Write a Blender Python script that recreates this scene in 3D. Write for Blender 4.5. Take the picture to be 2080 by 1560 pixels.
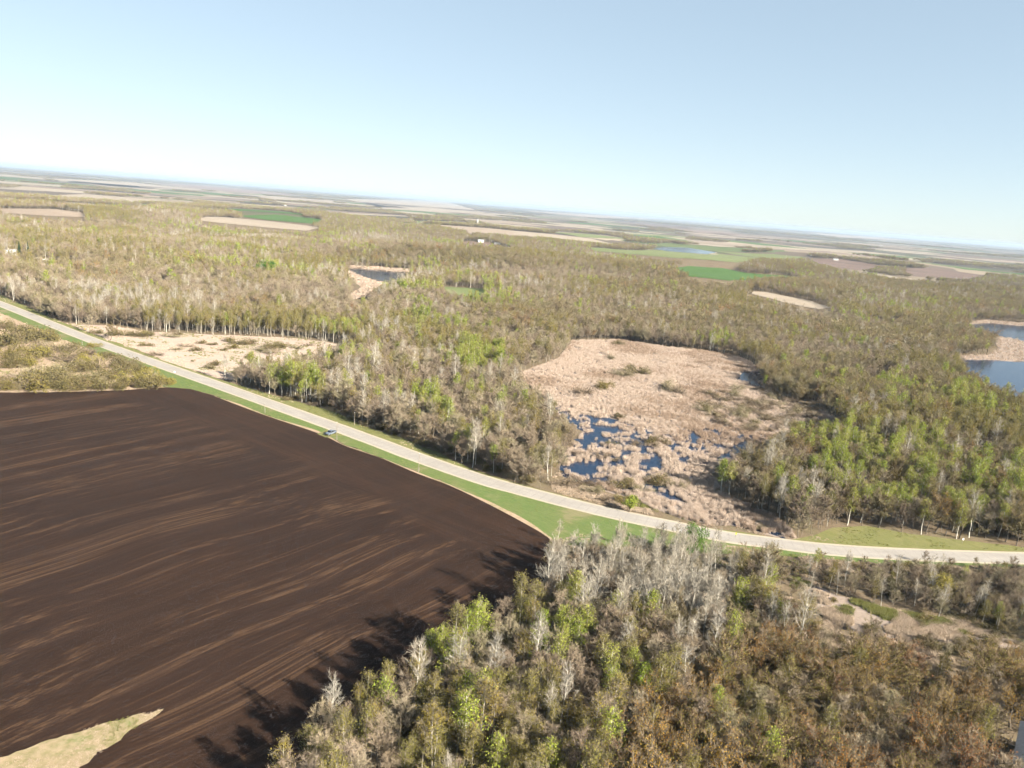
import bpy, bmesh, math, random
import numpy as np
from mathutils import Vector, Matrix, Euler

S = bpy.context.scene
for o in list(bpy.data.objects): bpy.data.objects.remove(o)
C = S.collection
PI = math.pi

# ------------------------------------------------------------------ camera, sky, sun, exposure
cd = bpy.data.cameras.new('camera'); cam = bpy.data.objects.new('camera', cd); C.objects.link(cam)
CAM = {'right': [0.996848, 0.017724, 0.077324], 'up': [-0.079329, 0.22272, 0.971649], 'fwd': [0.0, 0.974721, -0.223424], 'lens': 27.398}
_r, _u, _f = (Vector(CAM[k]) for k in ('right', 'up', 'fwd'))
cam.matrix_world = Matrix(((_r.x, _u.x, -_f.x, 0), (_r.y, _u.y, -_f.y, 0), (_r.z, _u.z, -_f.z, 100), (0, 0, 0, 1)))
cd.sensor_width = 36; cd.lens = CAM['lens']; cd.clip_start = 1; cd.clip_end = 200000
S.camera = cam
ELEV, SHADOW_DIR = math.radians(28), math.radians(143)
w = bpy.data.worlds.new('World'); S.world = w; w.use_nodes = True
nt = w.node_tree; bg = nt.nodes['Background']
sky = nt.nodes.new('ShaderNodeTexSky'); sky.sky_type = 'NISHITA'; sky.sun_disc = False
sky.sun_elevation = ELEV
sky.sun_rotation = math.atan2(-math.cos(SHADOW_DIR), -math.sin(SHADOW_DIR))
sky.altitude = 400; sky.air_density = 0.7; sky.dust_density = 0.3; sky.ozone_density = 3.0
sg = nt.nodes.new('ShaderNodeGamma'); sg.inputs[1].default_value = 0.42     # softens the clear-sky contrast to a hazy spring sky
nt.links.new(sky.outputs[0], sg.inputs[0]); sm = nt.nodes.new('ShaderNodeMix'); sm.data_type = 'RGBA'; sm.blend_type = 'MULTIPLY'; sm.inputs[0].default_value = 1; sm.inputs[7].default_value = (1.18, 1.23, 1.19, 1)
nt.links.new(sg.outputs[0], sm.inputs[6]); nt.links.new(sm.outputs[2], bg.inputs[0]); bg.inputs[1].default_value = 0.075
sl = bpy.data.lights.new('sun', 'SUN'); sl.energy = 5.0; sl.angle = math.radians(0.53); sl.color = (1, .90, .75)
so = bpy.data.objects.new('sun', sl); C.objects.link(so)
_d = Vector((math.cos(SHADOW_DIR) * math.cos(ELEV), math.sin(SHADOW_DIR) * math.cos(ELEV), -math.sin(ELEV)))
so.rotation_euler = _d.to_track_quat('-Z', 'Y').to_euler(); so.location = (200, -150, 300)
S.view_settings.view_transform = 'Standard'; S.view_settings.look = 'None'
S.view_settings.gamma = 1; S.view_settings.use_curve_mapping = False
S.view_settings.exposure = 2.36
S.cycles.max_bounces = 5; S.cycles.diffuse_bounces = 0; S.cycles.glossy_bounces = 2
S.cycles.transmission_bounces = 2; S.cycles.transparent_max_bounces = 4; S.cycles.volume_bounces = 0
S.cycles.use_denoising = True
S.cycles.sample_clamp_indirect = 4
S.cycles.use_adaptive_sampling = True; S.cycles.adaptive_threshold = .035; S.cycles.adaptive_min_samples = 20

# ------------------------------------------------------------------ the land in metres (camera stands at 0, 0, 100)
HILLS = [(-120, 1240, 300, 110, 20),(560, 950, 170, 110, 9),(-560, 980, 260, 170, 14),(-250, 760, 150, 90, 4),(250, 1150, 260, 160, 8),(-900, 1700, 380, 240, 16),(100, 1900, 500, 240, 12),(900, 1500, 300, 200, 10),(-300, 2600, 600, 300, 14),(900, 2900, 600, 300, 10),(450, 1710, 300, 213, 13),(539, 2565, 300, 299, 10),(-70, 965, 300, 137, 5),(-783, 2354, 300, 278, 16),(-1220, 2008, 300, 243, 18),(1091, 2707, 300, 313, 12),(1398, 2617, 300, 304, 12),(-94, 2094, 300, 251, 14),(414, 1211, 300, 162, 9),(-863, 2804, 300, 323, 14),(-427, 3714, 300, 415, 12)]
FLATS = [(-162, 1002, 150),(592, 940, 150),(421, 652, 120),(517, 2543, 330)]
ROAD = [(-527.3, 682.6),(-380.5, 565.9),(-254.6, 462.3),(-163.6, 392.9),(-70.3, 321.7),(-33.7, 292.6),(-9.5, 274.8),(4.8, 266.7),(33.6, 252.5),(60.2, 242.6),(74.5, 238.2),(91.2, 236.1),(102.3, 234.8),(116.6, 234.8),(135.0, 236.0),(172.5, 240.2),(213.3, 246.8)]
FIELD_EDGE = [(-331.7, 327.8),(-269.0, 330.7),(-229.8, 337.5),(-211.3, 343.8),(-187.0, 356.0),(-175.6, 364.1),(-168.8, 368.6),(-157.1, 369.5),(-141.4, 360.4),(-109.4, 335.8),(-78.4, 314.2),(-65.8, 301.9),(-48.2, 289.5),(-32.2, 275.5),(-18.9, 265.4),(-2.0, 248.2),(13.1, 230.6),(16.6, 224.6)]
WOOD_EDGE = [(15.8, 215.1),(10.4, 177.4),(2.7, 168.5),(-2.5, 163.8),(-7.5, 156.2),(-13.5, 149.3),(-18.8, 136.5),(-24.7, 127.7),(-29.9, 123.0),(-30.1, 112.0),(-33.2, 110.0),(-33.8, 105.4),(-37.2, 92.3)]
GRASS_STRIP = [(-86.5, 112.8),(-83.4, 115.7),(-76.9, 121.5),(-71.2, 126.3),(-66.9, 129.3),(-62.2, 131.8),(-63.0, 129.0),(-64.2, 127.1),(-66.4, 121.2),(-69.1, 115.0),(-69.6, 105.7),(-81.0, 98.5)]
VERGE_S = [(-498.7, 644.9),(-356.3, 529.1),(-290.6, 476.3),(-233.7, 427.8),(-185.5, 384.9),(-170.7, 369.0),(-157.1, 369.5),(-141.4, 360.4),(-109.4, 335.8),(-78.4, 314.2),(-65.8, 301.9),(-48.2, 289.5),(-32.2, 275.5),(-18.9, 265.4),(-2.0, 248.2),(13.1, 230.6),(16.6, 223.9),(26.5, 222.1),(43.6, 225.3),(66.4, 224.2),(90.1, 226.8),(113.2, 226.7),(168.0, 232.9),(208.1, 240.0),(213.3, 246.8),(172.5, 240.2),(135.0, 236.0),(116.6, 234.8),(102.3, 234.8),(91.2, 236.1),(74.5, 238.2),(60.2, 242.6),(33.6, 252.5),(4.8, 266.7),(-9.5, 274.8),(-33.7, 292.6),(-70.3, 321.7),(-163.6, 392.9),(-254.6, 462.3),(-380.5, 565.9),(-527.3, 682.6)]
VERGE_N = [(-527.3, 682.6),(-380.5, 565.9),(-254.6, 462.3),(-163.6, 392.9),(-70.3, 321.7),(-33.7, 292.6),(-9.5, 274.8),(4.8, 266.7),(33.6, 252.5),(60.2, 242.6),(74.5, 238.2),(91.2, 236.1),(102.3, 234.8),(116.6, 234.8),(135.0, 236.0),(172.5, 240.2),(213.3, 246.8),(218.7, 253.9),(178.4, 249.6),(141.6, 253.6),(128.2, 258.1),(114.3, 253.7),(100.3, 242.8),(94.3, 239.7),(79.8, 243.6),(69.0, 244.8),(52.2, 249.8),(39.2, 254.6),(22.5, 263.7),(2.7, 274.4),(-13.5, 285.6),(-28.3, 302.1),(-44.1, 317.1),(-64.6, 331.1),(-79.6, 348.4),(-111.3, 366.5),(-143.4, 387.5),(-157.7, 397.5),(-188.7, 420.5),(-235.5, 458.9),(-295.6, 506.6),(-354.6, 559.3),(-408.0, 607.4),(-562.7, 729.4)]
NORTH_EDGE = [(-562.7, 729.4),(-408.0, 607.4),(-354.6, 559.3),(-295.6, 506.6),(-235.5, 458.9),(-188.7, 420.5),(-157.7, 397.5),(-143.4, 387.5),(-111.3, 366.5),(-79.6, 348.4),(-64.6, 331.1),(-44.1, 317.1),(-28.3, 302.1),(-13.5, 285.6),(2.7, 274.4),(22.5, 263.7),(39.2, 254.6),(52.2, 249.8),(69.0, 244.8),(79.8, 243.6),(94.3, 239.7),(100.3, 242.8),(114.3, 253.7),(128.2, 258.1),(141.6, 253.6),(178.4, 249.6),(218.7, 253.9)]
MEADOW = [(-300.3, 510.8),(-269.2, 516.3),(-241.5, 504.9),(-200.9, 512.8),(-148.2, 524.1),(-114.2, 514.4),(-98.5, 495.8),(-104.6, 459.0),(-117.3, 429.5),(-133.3, 410.3),(-145.9, 393.5),(-157.7, 397.5),(-188.7, 420.5),(-235.5, 458.9),(-291.2, 504.6)]
SCRUB = [(-478.0, 552.0),(-506.6, 655.3),(-358.7, 532.7),(-291.5, 477.8),(-234.4, 429.0),(-186.0, 385.9),(-167.5, 370.1),(-175.6, 364.1),(-187.0, 356.0),(-211.3, 343.8),(-229.8, 337.5),(-288.9, 328.5)]
MARSH = [(2.5, 462.7),(16.2, 493.4),(30.1, 522.4),(43.8, 602.2),(81.7, 627.0),(119.3, 610.0),(150.9, 604.5),(171.3, 592.6),(176.2, 569.4),(166.7, 510.4),(156.0, 476.7),(164.5, 449.2),(176.0, 426.8),(178.6, 410.1),(158.3, 388.1),(135.1, 372.8),(124.1, 359.0),(109.5, 339.9),(100.0, 323.5),(87.1, 310.6),(79.5, 282.3),(89.7, 268.9),(97.4, 255.5),(98.1, 241.6),(87.8, 242.4),(80.9, 247.5),(69.5, 246.9),(61.9, 251.3),(51.7, 258.6),(48.0, 266.3),(35.6, 274.6),(25.5, 280.8),(21.1, 299.4),(29.7, 328.4),(34.8, 348.1),(28.1, 369.3),(20.8, 402.5),(12.4, 427.0)]
WETS = [[(21.6, 402.8),(30.9, 380.4),(50.6, 378.8),(69.3, 356.2),(94.1, 373.4),(118.9, 365.8),(112.9, 340.7),(101.4, 327.2),(87.5, 313.8),(80.9, 302.9),(67.6, 267.6),(55.2, 268.8),(37.8, 275.1),(25.5, 280.8),(21.1, 299.4),(29.7, 328.4),(34.8, 348.1),(27.8, 368.3)], [(145.6, 502.6),(156.3, 526.9),(170.4, 540.6),(167.0, 513.5),(155.5, 477.8),(149.0, 482.3)], [(78.4, 260.5),(85.7, 255.3),(92.1, 248.1),(94.5, 240.1),(89.0, 243.4),(83.6, 247.6),(78.3, 253.4)]]
POOLS = [[(21.7, 297.7),(27.6, 304.1),(37.2, 298.5),(35.2, 287.5),(26.3, 282.1)], [(29.7, 328.4),(39.4, 347.8),(40.1, 338.6),(32.1, 326.1)], [(145.8, 499.7),(157.0, 525.5),(169.9, 538.7),(166.2, 513.3),(156.2, 483.5),(150.4, 489.9)], [(92.2, 324.9),(98.5, 337.0),(111.3, 355.6),(114.4, 354.0),(104.6, 335.0),(95.4, 322.3)], [(89.2, 361.7),(91.8, 362.4),(87.7, 341.5),(85.3, 340.9)], [(74.8, 320.5),(79.4, 323.0),(76.5, 311.1),(74.7, 312.6)], [(46.8, 377.6),(53.0, 377.6),(50.2, 363.4),(46.3, 364.8)], [(56.1, 312.5),(65.9, 321.6),(64.1, 305.0),(55.8, 297.0)], [(59.6, 273.3),(65.7, 267.2),(63.3, 263.8),(58.0, 269.4)], [(85.5, 245.5),(90.7, 243.7),(88.1, 240.5),(83.7, 242.4)], [(39.3, 321.7),(40.8, 315.2),(37.9, 295.6),(35.7, 304.3)], [(63.5, 364.6),(70.0, 360.5),(68.2, 349.4),(63.2, 354.5)]]
BRUSH = [(120.2, 465.6),(153.7, 477.2),(169.2, 433.4),(176.4, 408.4),(144.4, 377.1),(120.2, 370.4),(101.1, 382.6),(105.2, 424.3)]
OPEN_SE = [(90.4, 211.1),(95.9, 203.0),(106.8, 196.4),(125.1, 192.6),(137.3, 184.6),(150.7, 173.1),(142.6, 162.1),(129.6, 172.3),(117.9, 177.1),(105.6, 179.9),(92.5, 181.4),(87.1, 190.6)]
GLADE = [(50.9, 199.4),(61.3, 202.5),(66.9, 197.8),(70.2, 190.2),(60.6, 183.7),(53.6, 186.3)]
POND = [(-230.4, 1038.7),(-195.6, 1045.2),(-149.1, 1043.1),(-122.0, 1036.9),(-116.1, 895.8),(-143.9, 892.5),(-166.6, 917.7),(-193.0, 958.5),(-216.3, 1001.6)]
POND_VIEW = [(-230.4, 1038.7),(-195.6, 1045.2),(-144.4, 1047.2),(-139.7, 979.5),(-143.9, 892.5),(-166.6, 917.7),(-193.0, 958.5),(-216.3, 1001.6)]
POND_SHORE = [(-246.8, 1060.8),(-204.2, 1090.0),(-156.1, 1090.5),(-113.1, 1074.9),(-110.5, 1051.8),(-150.0, 1049.6),(-196.8, 1051.5),(-231.2, 1045.0)]
POND_FLAT = [(-225.9, 1021.5),(-191.7, 952.4),(-165.3, 910.8),(-147.6, 888.0),(-148.1, 809.4),(-143.2, 750.2),(-152.9, 719.9),(-163.2, 745.4),(-162.7, 805.1),(-208.4, 940.6)]
LAKE_A = [(544.6, 953.8),(597.7, 994.5),(641.5, 991.2),(730.7, 928.0),(663.3, 839.2),(536.5, 823.7),(531.5, 854.7),(526.8, 889.2)]
LAKE_B = [(383.2, 666.1),(409.4, 674.7),(450.1, 684.6),(550.1, 689.8),(372.8, 458.8),(343.6, 506.2),(339.3, 526.6),(341.3, 552.7),(347.5, 579.3),(351.3, 599.5)]
LAKE_SHORE = [(544.4, 973.6),(616.1, 1026.5),(659.8, 1020.7),(779.9, 976.6),(746.3, 933.0),(641.5, 991.2),(597.7, 994.5),(544.6, 953.8)]
LAKE_SPIT = [(526.9, 851.2),(539.5, 828.2),(685.0, 853.3),(568.9, 702.8),(452.0, 687.6),(372.3, 661.6),(364.8, 665.1),(393.1, 688.4),(432.8, 707.5),(471.9, 758.3),(491.0, 804.5)]
FIELDS = {'green1': ('green', [(274.3, 1512.4),(333.5, 1572.6),(403.9, 1579.0),(438.6, 1524.6),(521.2, 1543.9),(520.0, 1454.8),(412.6, 1313.1),(309.0, 1170.0),(250.1, 1170.0),(259.0, 1423.1)]), 'green2': ('pale', [(158.4, 1921.5),(396.2, 2382.5),(596.0, 2540.7),(699.8, 2354.8),(692.7, 2190.5),(465.3, 1701.8),(307.0, 1708.0),(165.7, 1797.6)]), 'green3': ('green', [(-777.3, 2136.9),(-722.6, 2301.9),(-570.9, 2269.0),(-541.1, 2050.0),(-665.2, 2038.3)]), 'green4': ('pale', [(-89.5, 901.5),(-39.7, 896.9),(-36.6, 829.2),(-51.5, 815.9),(-77.9, 825.9)]), 'tan1': ('tan', [(-699.9, 1709.9),(-757.1, 1979.4),(-643.9, 1973.0),(-479.6, 1884.5),(-478.4, 1731.9),(-585.1, 1665.5),(-670.5, 1645.4)]), 'tan2': ('tan2', [(-1032.2, 1554.4),(-952.6, 1601.1),(-878.6, 1567.1),(-830.0, 1496.5),(-885.2, 1471.2),(-971.5, 1462.3)]), 'soil1': ('soil', [(869.4, 2421.4),(1000.9, 2529.4),(1083.7, 2394.2),(896.6, 2089.3),(819.2, 2126.9)]), 'soil2': ('soil', [(1129.8, 2364.9),(1282.3, 2462.7),(1374.3, 2328.7),(1146.4, 2045.3),(999.3, 2031.4)]), 'soil3': ('soil', [(-140.4, 1837.9),(-72.2, 1850.4),(-29.0, 1737.9),(-75.8, 1698.7),(-127.7, 1750.1)]), 'tan3': ('tan2', [(-110.6, 1740.3),(-34.6, 1745.2),(-11.5, 1661.7),(-72.4, 1631.8)]), 'tan4': ('tan', [(304.0, 1072.6),(341.7, 1081.2),(381.4, 1038.3),(394.4, 978.0),(364.0, 953.6),(341.1, 994.4),(311.4, 1045.7)]), 'shore1': ('tan', [(526.5, 2472.9),(629.9, 2583.3),(593.6, 2400.1),(499.9, 2278.0)]), 'pale5': ('pale', [(-464.1, 3318.3),(-259.2, 3615.0),(-234.5, 3283.5),(-405.7, 3040.0)]), 'pale6': ('pale', [(641.9, 2669.2),(807.8, 2616.2),(898.6, 2505.7),(726.5, 2299.4)]), 'tan7': ('tan', [(-4799.3, 8010.9),(-5187.2, 10376.6),(-3455.3, 8619.7),(-2943.7, 6193.1),(-3876.9, 6606.2)]), 'tan8': ('tan', [(-2520.5, 11077.7),(-5539.4, 53187.7),(-240.7, 6830.8),(-633.9, 6135.4),(-1032.0, 5808.2)]), 'tan9': ('tan', [(-2917.3, 7391.3),(-2469.8, 7861.9),(-1800.0, 7914.7),(-1854.7, 5904.5)]), 'pale7': ('pale', [(-1650.0, 3067.1),(-1256.6, 2640.9),(-1119.9, 2449.6),(-1496.3, 2880.8)]), 'tan10': ('tan2', [(-79.0, 16035.6),(1872.3, 22976.8),(5455.1, 31334.7),(1029.3, 12575.3)]), 'soil4': ('soil2', [(1369.3, 7813.1),(2031.3, 7942.1),(2068.2, 6766.4),(1391.2, 6175.9)]), 'tan11': ('tan2', [(7154.7, 20231.8),(10334.3, 23482.3),(9349.7, 19091.2),(4843.6, 12379.0)]), 'soil5': ('soil2', [(-5322.7, 11203.0),(-2947.8, 8104.8),(-2995.9, 10814.0),(-7163.8, 17873.5)]), 'pale8': ('pale', [(67.5, 3091.3),(274.1, 3267.0),(398.8, 2978.3),(196.1, 2726.5)]), 'strip0': ('soil2', [(-954.7, 3862.8),(-515.2, 4072.2),(-578.7, 4245.9),(-1018.1, 4036.6)]), 'strip1': ('green', [(-890.2, 5372.8),(-358.3, 5663.3),(-488.2, 6019.2),(-1020.1, 5728.7)]), 'strip2': ('green', [(-1239.0, 2125.7),(-1055.0, 2194.5),(-1135.4, 2414.9),(-1319.4, 2346.1)]), 'strip3': ('tan', [(-2068.1, 5082.9),(-1699.5, 5122.2),(-1849.5, 5533.2),(-2218.1, 5493.8)]), 'strip4': ('tan2', [(4095.0, 7313.4),(3768.4, 8009.6),(3433.5, 7887.4),(3760.2, 7191.2)]), 'strip5': ('tan2', [(1140.8, 6677.4),(901.7, 7263.3),(495.3, 7114.9),(734.3, 6529.0)]), 'strip6': ('tan', [(-4273.9, 7029.2),(-4682.8, 7909.6),(-5104.8, 7755.6),(-4695.8, 6875.2)]), 'strip7': ('tan', [(2312.2, 4835.0),(2738.1, 4915.7),(2636.1, 5195.1),(2210.2, 5114.3)]), 'strip8': ('tan2', [(973.0, 1647.5),(1313.9, 1790.2),(1270.7, 1908.6),(929.8, 1765.9)]), 'strip9': ('green', [(2251.1, 5832.2),(2148.7, 6213.1),(1859.2, 6107.4),(1961.6, 5726.5)]), 'strip10': ('soil2', [(-1127.1, 4635.1),(-1274.4, 5124.5),(-1528.2, 5031.8),(-1381.0, 4542.5)]), 'strip11': ('green', [(-2032.0, 5173.1),(-2277.0, 5556.8),(-2713.4, 5397.5),(-2468.5, 5013.8)]), 'strip12': ('green', [(-663.2, 2438.0),(-786.1, 2650.3),(-978.6, 2580.0),(-855.8, 2367.7)]), 'strip13': ('green', [(1162.5, 3973.6),(1455.2, 4021.2),(1375.0, 4240.9),(1082.3, 4193.3)]), 'strip14': ('green', [(-1274.4, 7301.1),(-1479.9, 7868.8),(-1779.8, 7759.4),(-1574.3, 7191.6)]), 'strip15': ('tan2', [(3410.5, 7006.7),(3243.1, 7608.3),(2701.5, 7410.6),(2869.0, 6809.1)]), 'strip16': ('tan', [(593.2, 5036.9),(446.3, 5693.7),(98.7, 5566.8),(245.6, 4910.0)]), 'strip17': ('pale', [(532.0, 7395.7),(1074.9, 7607.4),(928.9, 8007.4),(386.0, 7795.7)]), 'strip18': ('green', [(390.7, 5999.7),(1020.9, 6250.4),(854.9, 6705.1),(224.7, 6454.4)]), 'strip19': ('tan', [(-1740.6, 8454.6),(-1039.2, 8793.1),(-1170.8, 9153.6),(-1872.1, 8815.1)]), 'strip20': ('green', [(-3251.4, 6690.1),(-3597.5, 7403.1),(-4115.1, 7214.2),(-3769.0, 6501.2)]), 'strip21': ('tan', [(-1706.7, 6229.6),(-1094.6, 6460.8),(-1239.8, 6858.4),(-1851.8, 6627.3)]), 'strip22': ('tan2', [(2512.0, 4065.8),(2399.2, 4479.7),(2210.3, 4410.8),(2323.1, 3996.8)]), 'strip23': ('tan', [(1587.6, 5719.1),(1466.0, 6130.6),(1090.5, 5993.5),(1212.1, 5582.1)]), 'strip24': ('green', [(-287.3, 2595.8),(-393.1, 2893.5),(-513.2, 2849.7),(-407.5, 2552.0)]), 'strip25': ('soil', [(1792.2, 8165.4),(1490.2, 9224.8),(955.5, 9029.6),(1257.5, 7970.3)]), 'strip26': ('tan', [(-16.8, 2390.5),(313.5, 2506.0),(231.8, 2729.6),(-98.4, 2614.1)]), 'strip27': ('soil2', [(2618.8, 6494.5),(2367.1, 7168.5),(1904.0, 6999.4),(2155.6, 6325.4)]), 'strip28': ('tan', [(-2631.8, 4462.3),(-2874.3, 4985.6),(-3221.2, 4859.0),(-2978.7, 4335.6)]), 'strip29': ('tan', [(696.5, 3265.3),(936.1, 3330.0),(877.2, 3491.5),(637.6, 3426.7)]), 'strip30': ('green', [(792.4, 3670.1),(680.4, 4018.7),(437.8, 3930.1),(549.8, 3581.5)]), 'strip31': ('tan', [(-531.5, 3637.4),(-632.7, 3961.9),(-896.6, 3865.6),(-795.4, 3541.1)]), 'strip32': ('green', [(-2723.2, 5889.5),(-2338.4, 6093.2),(-2449.0, 6396.1),(-2833.8, 6192.4)]), 'strip33': ('tan2', [(-38.2, 6419.4),(-209.1, 6753.8),(-674.9, 6583.8),(-504.0, 6249.4)]), 'strip34': ('tan', [(1002.3, 1719.5),(905.8, 1993.0),(729.1, 1928.5),(825.6, 1655.1)]), 'strip35': ('soil2', [(-3389.9, 6188.9),(-3033.0, 6440.0),(-3216.3, 6942.0),(-3573.2, 6690.9)]), 'strip36': ('tan', [(-955.3, 1854.3),(-1020.7, 2125.9),(-1163.9, 2073.7),(-1098.5, 1802.1)]), 'strip37': ('soil2', [(-2493.6, 3896.3),(-1960.2, 4106.6),(-2068.5, 4403.2),(-2601.9, 4192.8)]), 'strip38': ('green', [(-2103.7, 6458.2),(-2417.1, 7013.0),(-2849.4, 6855.2),(-2536.0, 6300.4)]), 'strip39': ('green', [(1624.9, 3660.6),(1950.4, 3777.5),(1882.5, 3963.6),(1557.0, 3846.7)]), 'strip40': ('green', [(-3846.9, 5941.0),(-4024.6, 6640.4),(-4339.1, 6525.6),(-4161.4, 5826.2)]), 'strip41': ('tan2', [(55.8, 2249.9),(-80.8, 2675.5),(-291.5, 2598.6),(-154.9, 2173.0)]), 'strip42': ('pale', [(863.6, 4087.0),(775.7, 4377.4),(512.5, 4281.3),(600.3, 3990.8)]), 'strip43': ('tan', [(-1450.1, 2938.7),(-1564.3, 3433.6),(-1837.7, 3333.8),(-1723.5, 2838.9)]), 'strip44': ('tan', [(-493.8, 4823.5),(-708.9, 5468.0),(-921.2, 5390.5),(-706.1, 4746.0)]), 'strip45': ('tan2', [(-1910.7, 3918.1),(-1486.5, 4130.2),(-1605.6, 4456.5),(-2029.8, 4244.4)]), 'strip46': ('tan2', [(779.6, 3605.0),(1278.1, 3763.9),(1212.3, 3944.3),(713.7, 3785.4)]), 'strip47': ('tan', [(-1930.0, 3414.9),(-2061.4, 3803.4),(-2375.1, 3688.9),(-2243.7, 3300.4)]), 'strip48': ('green', [(-716.7, 3171.3),(-868.3, 3586.3),(-1031.5, 3526.8),(-879.9, 3111.7)]), 'strip49': ('tan2', [(1643.4, 6070.5),(2280.2, 6300.1),(2106.3, 6776.7),(1469.5, 6547.1)]), 'strip50': ('tan', [(-991.3, 6825.4),(-1204.4, 7454.9),(-1458.6, 7362.1),(-1245.5, 6732.6)]), 'strip51': ('green', [(-3841.4, 5311.0),(-3108.9, 5644.9),(-3232.4, 5983.2),(-3964.9, 5649.3)]), 'strip52': ('soil2', [(1706.0, 3308.5),(1554.9, 3608.9),(1405.8, 3554.4),(1556.9, 3254.0)]), 'strip53': ('tan', [(692.5, 2896.1),(1002.3, 3036.2),(939.5, 3208.1),(629.7, 3068.1)]), 'strip54': ('tan', [(1478.6, 3892.7),(2012.2, 4148.4),(1894.2, 4471.6),(1360.6, 4216.0)]), 'strip55': ('tan', [(1201.3, 4997.7),(1725.5, 5253.4),(1597.7, 5603.7),(1073.4, 5348.0)]), 'strip56': ('green', [(-1037.9, 2813.3),(-758.2, 2949.3),(-808.8, 3087.8),(-1088.4, 2951.8)]), 'strip57': ('pale', [(1734.6, 2918.6),(1655.2, 3271.1),(1466.2, 3202.1),(1545.6, 2849.6)]), 'strip58': ('tan2', [(129.6, 4303.7),(-117.0, 4914.9),(-451.4, 4792.9),(-204.8, 4181.6)]), 'strip59': ('tan2', [(-1973.9, 7838.0),(-1056.0, 8091.1),(-1184.0, 8441.7),(-2101.9, 8188.7)]), 'strip60': ('soil2', [(-2173.9, 4531.8),(-1616.8, 4737.5),(-1721.6, 5024.7),(-2278.8, 4819.0)]), 'strip61': ('soil2', [(998.7, 2963.8),(1449.0, 3130.6),(1396.7, 3273.7),(946.5, 3106.9)]), 'strip62': ('soil2', [(2000.2, 4931.5),(1804.7, 5311.4),(1599.3, 5236.4),(1794.8, 4856.5)]), 'strip63': ('soil', [(192.5, 4212.0),(568.1, 4365.7),(497.0, 4560.4),(121.5, 4406.7)]), 'strip64': ('tan2', [(2644.1, 4460.1),(3170.6, 4578.0),(3030.0, 4963.2),(2503.4, 4845.4)]), 'strip65': ('soil', [(-185.3, 8917.1),(-510.2, 9513.4),(-1155.8, 9277.7),(-830.9, 8681.4)]), 'strip66': ('tan', [(176.5, 7501.8),(-52.0, 8295.3),(-484.0, 8137.6),(-255.5, 7344.1)]), 'strip67': ('tan2', [(-1735.4, 3424.2),(-1449.7, 3486.2),(-1505.1, 3637.7),(-1790.8, 3575.7)]), 'strip68': ('tan2', [(-3523.5, 7189.3),(-2772.7, 7514.4),(-2885.0, 7821.9),(-3635.8, 7496.8)]), 'strip69': ('tan', [(2363.7, 5141.6),(2982.9, 5421.6),(2891.3, 5672.6),(2272.1, 5392.7)]), 'strip70': ('soil2', [(355.7, 6326.0),(229.2, 6870.5),(-29.6, 6776.1),(96.9, 6231.5)]), 'strip71': ('tan', [(245.7, 3769.9),(48.5, 4140.4),(-235.4, 4036.8),(-38.2, 3666.3)]), 'strip72': ('soil', [(3394.5, 4894.7),(3112.4, 5640.3),(2822.9, 5534.6),(3105.0, 4789.0)]), 'strip73': ('soil2', [(1116.0, 3288.9),(1559.3, 3490.5),(1451.8, 3785.2),(1008.5, 3583.5)]), 'strip74': ('green', [(1413.4, 2532.6),(1821.8, 2626.2),(1747.0, 2831.0),(1338.6, 2737.4)])}
FAR_LAKE = [(399.7, 2451.4),(468.2, 2673.8),(573.5, 2741.4),(629.9, 2583.3),(547.0, 2359.8),(436.9, 2361.1)]
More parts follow.
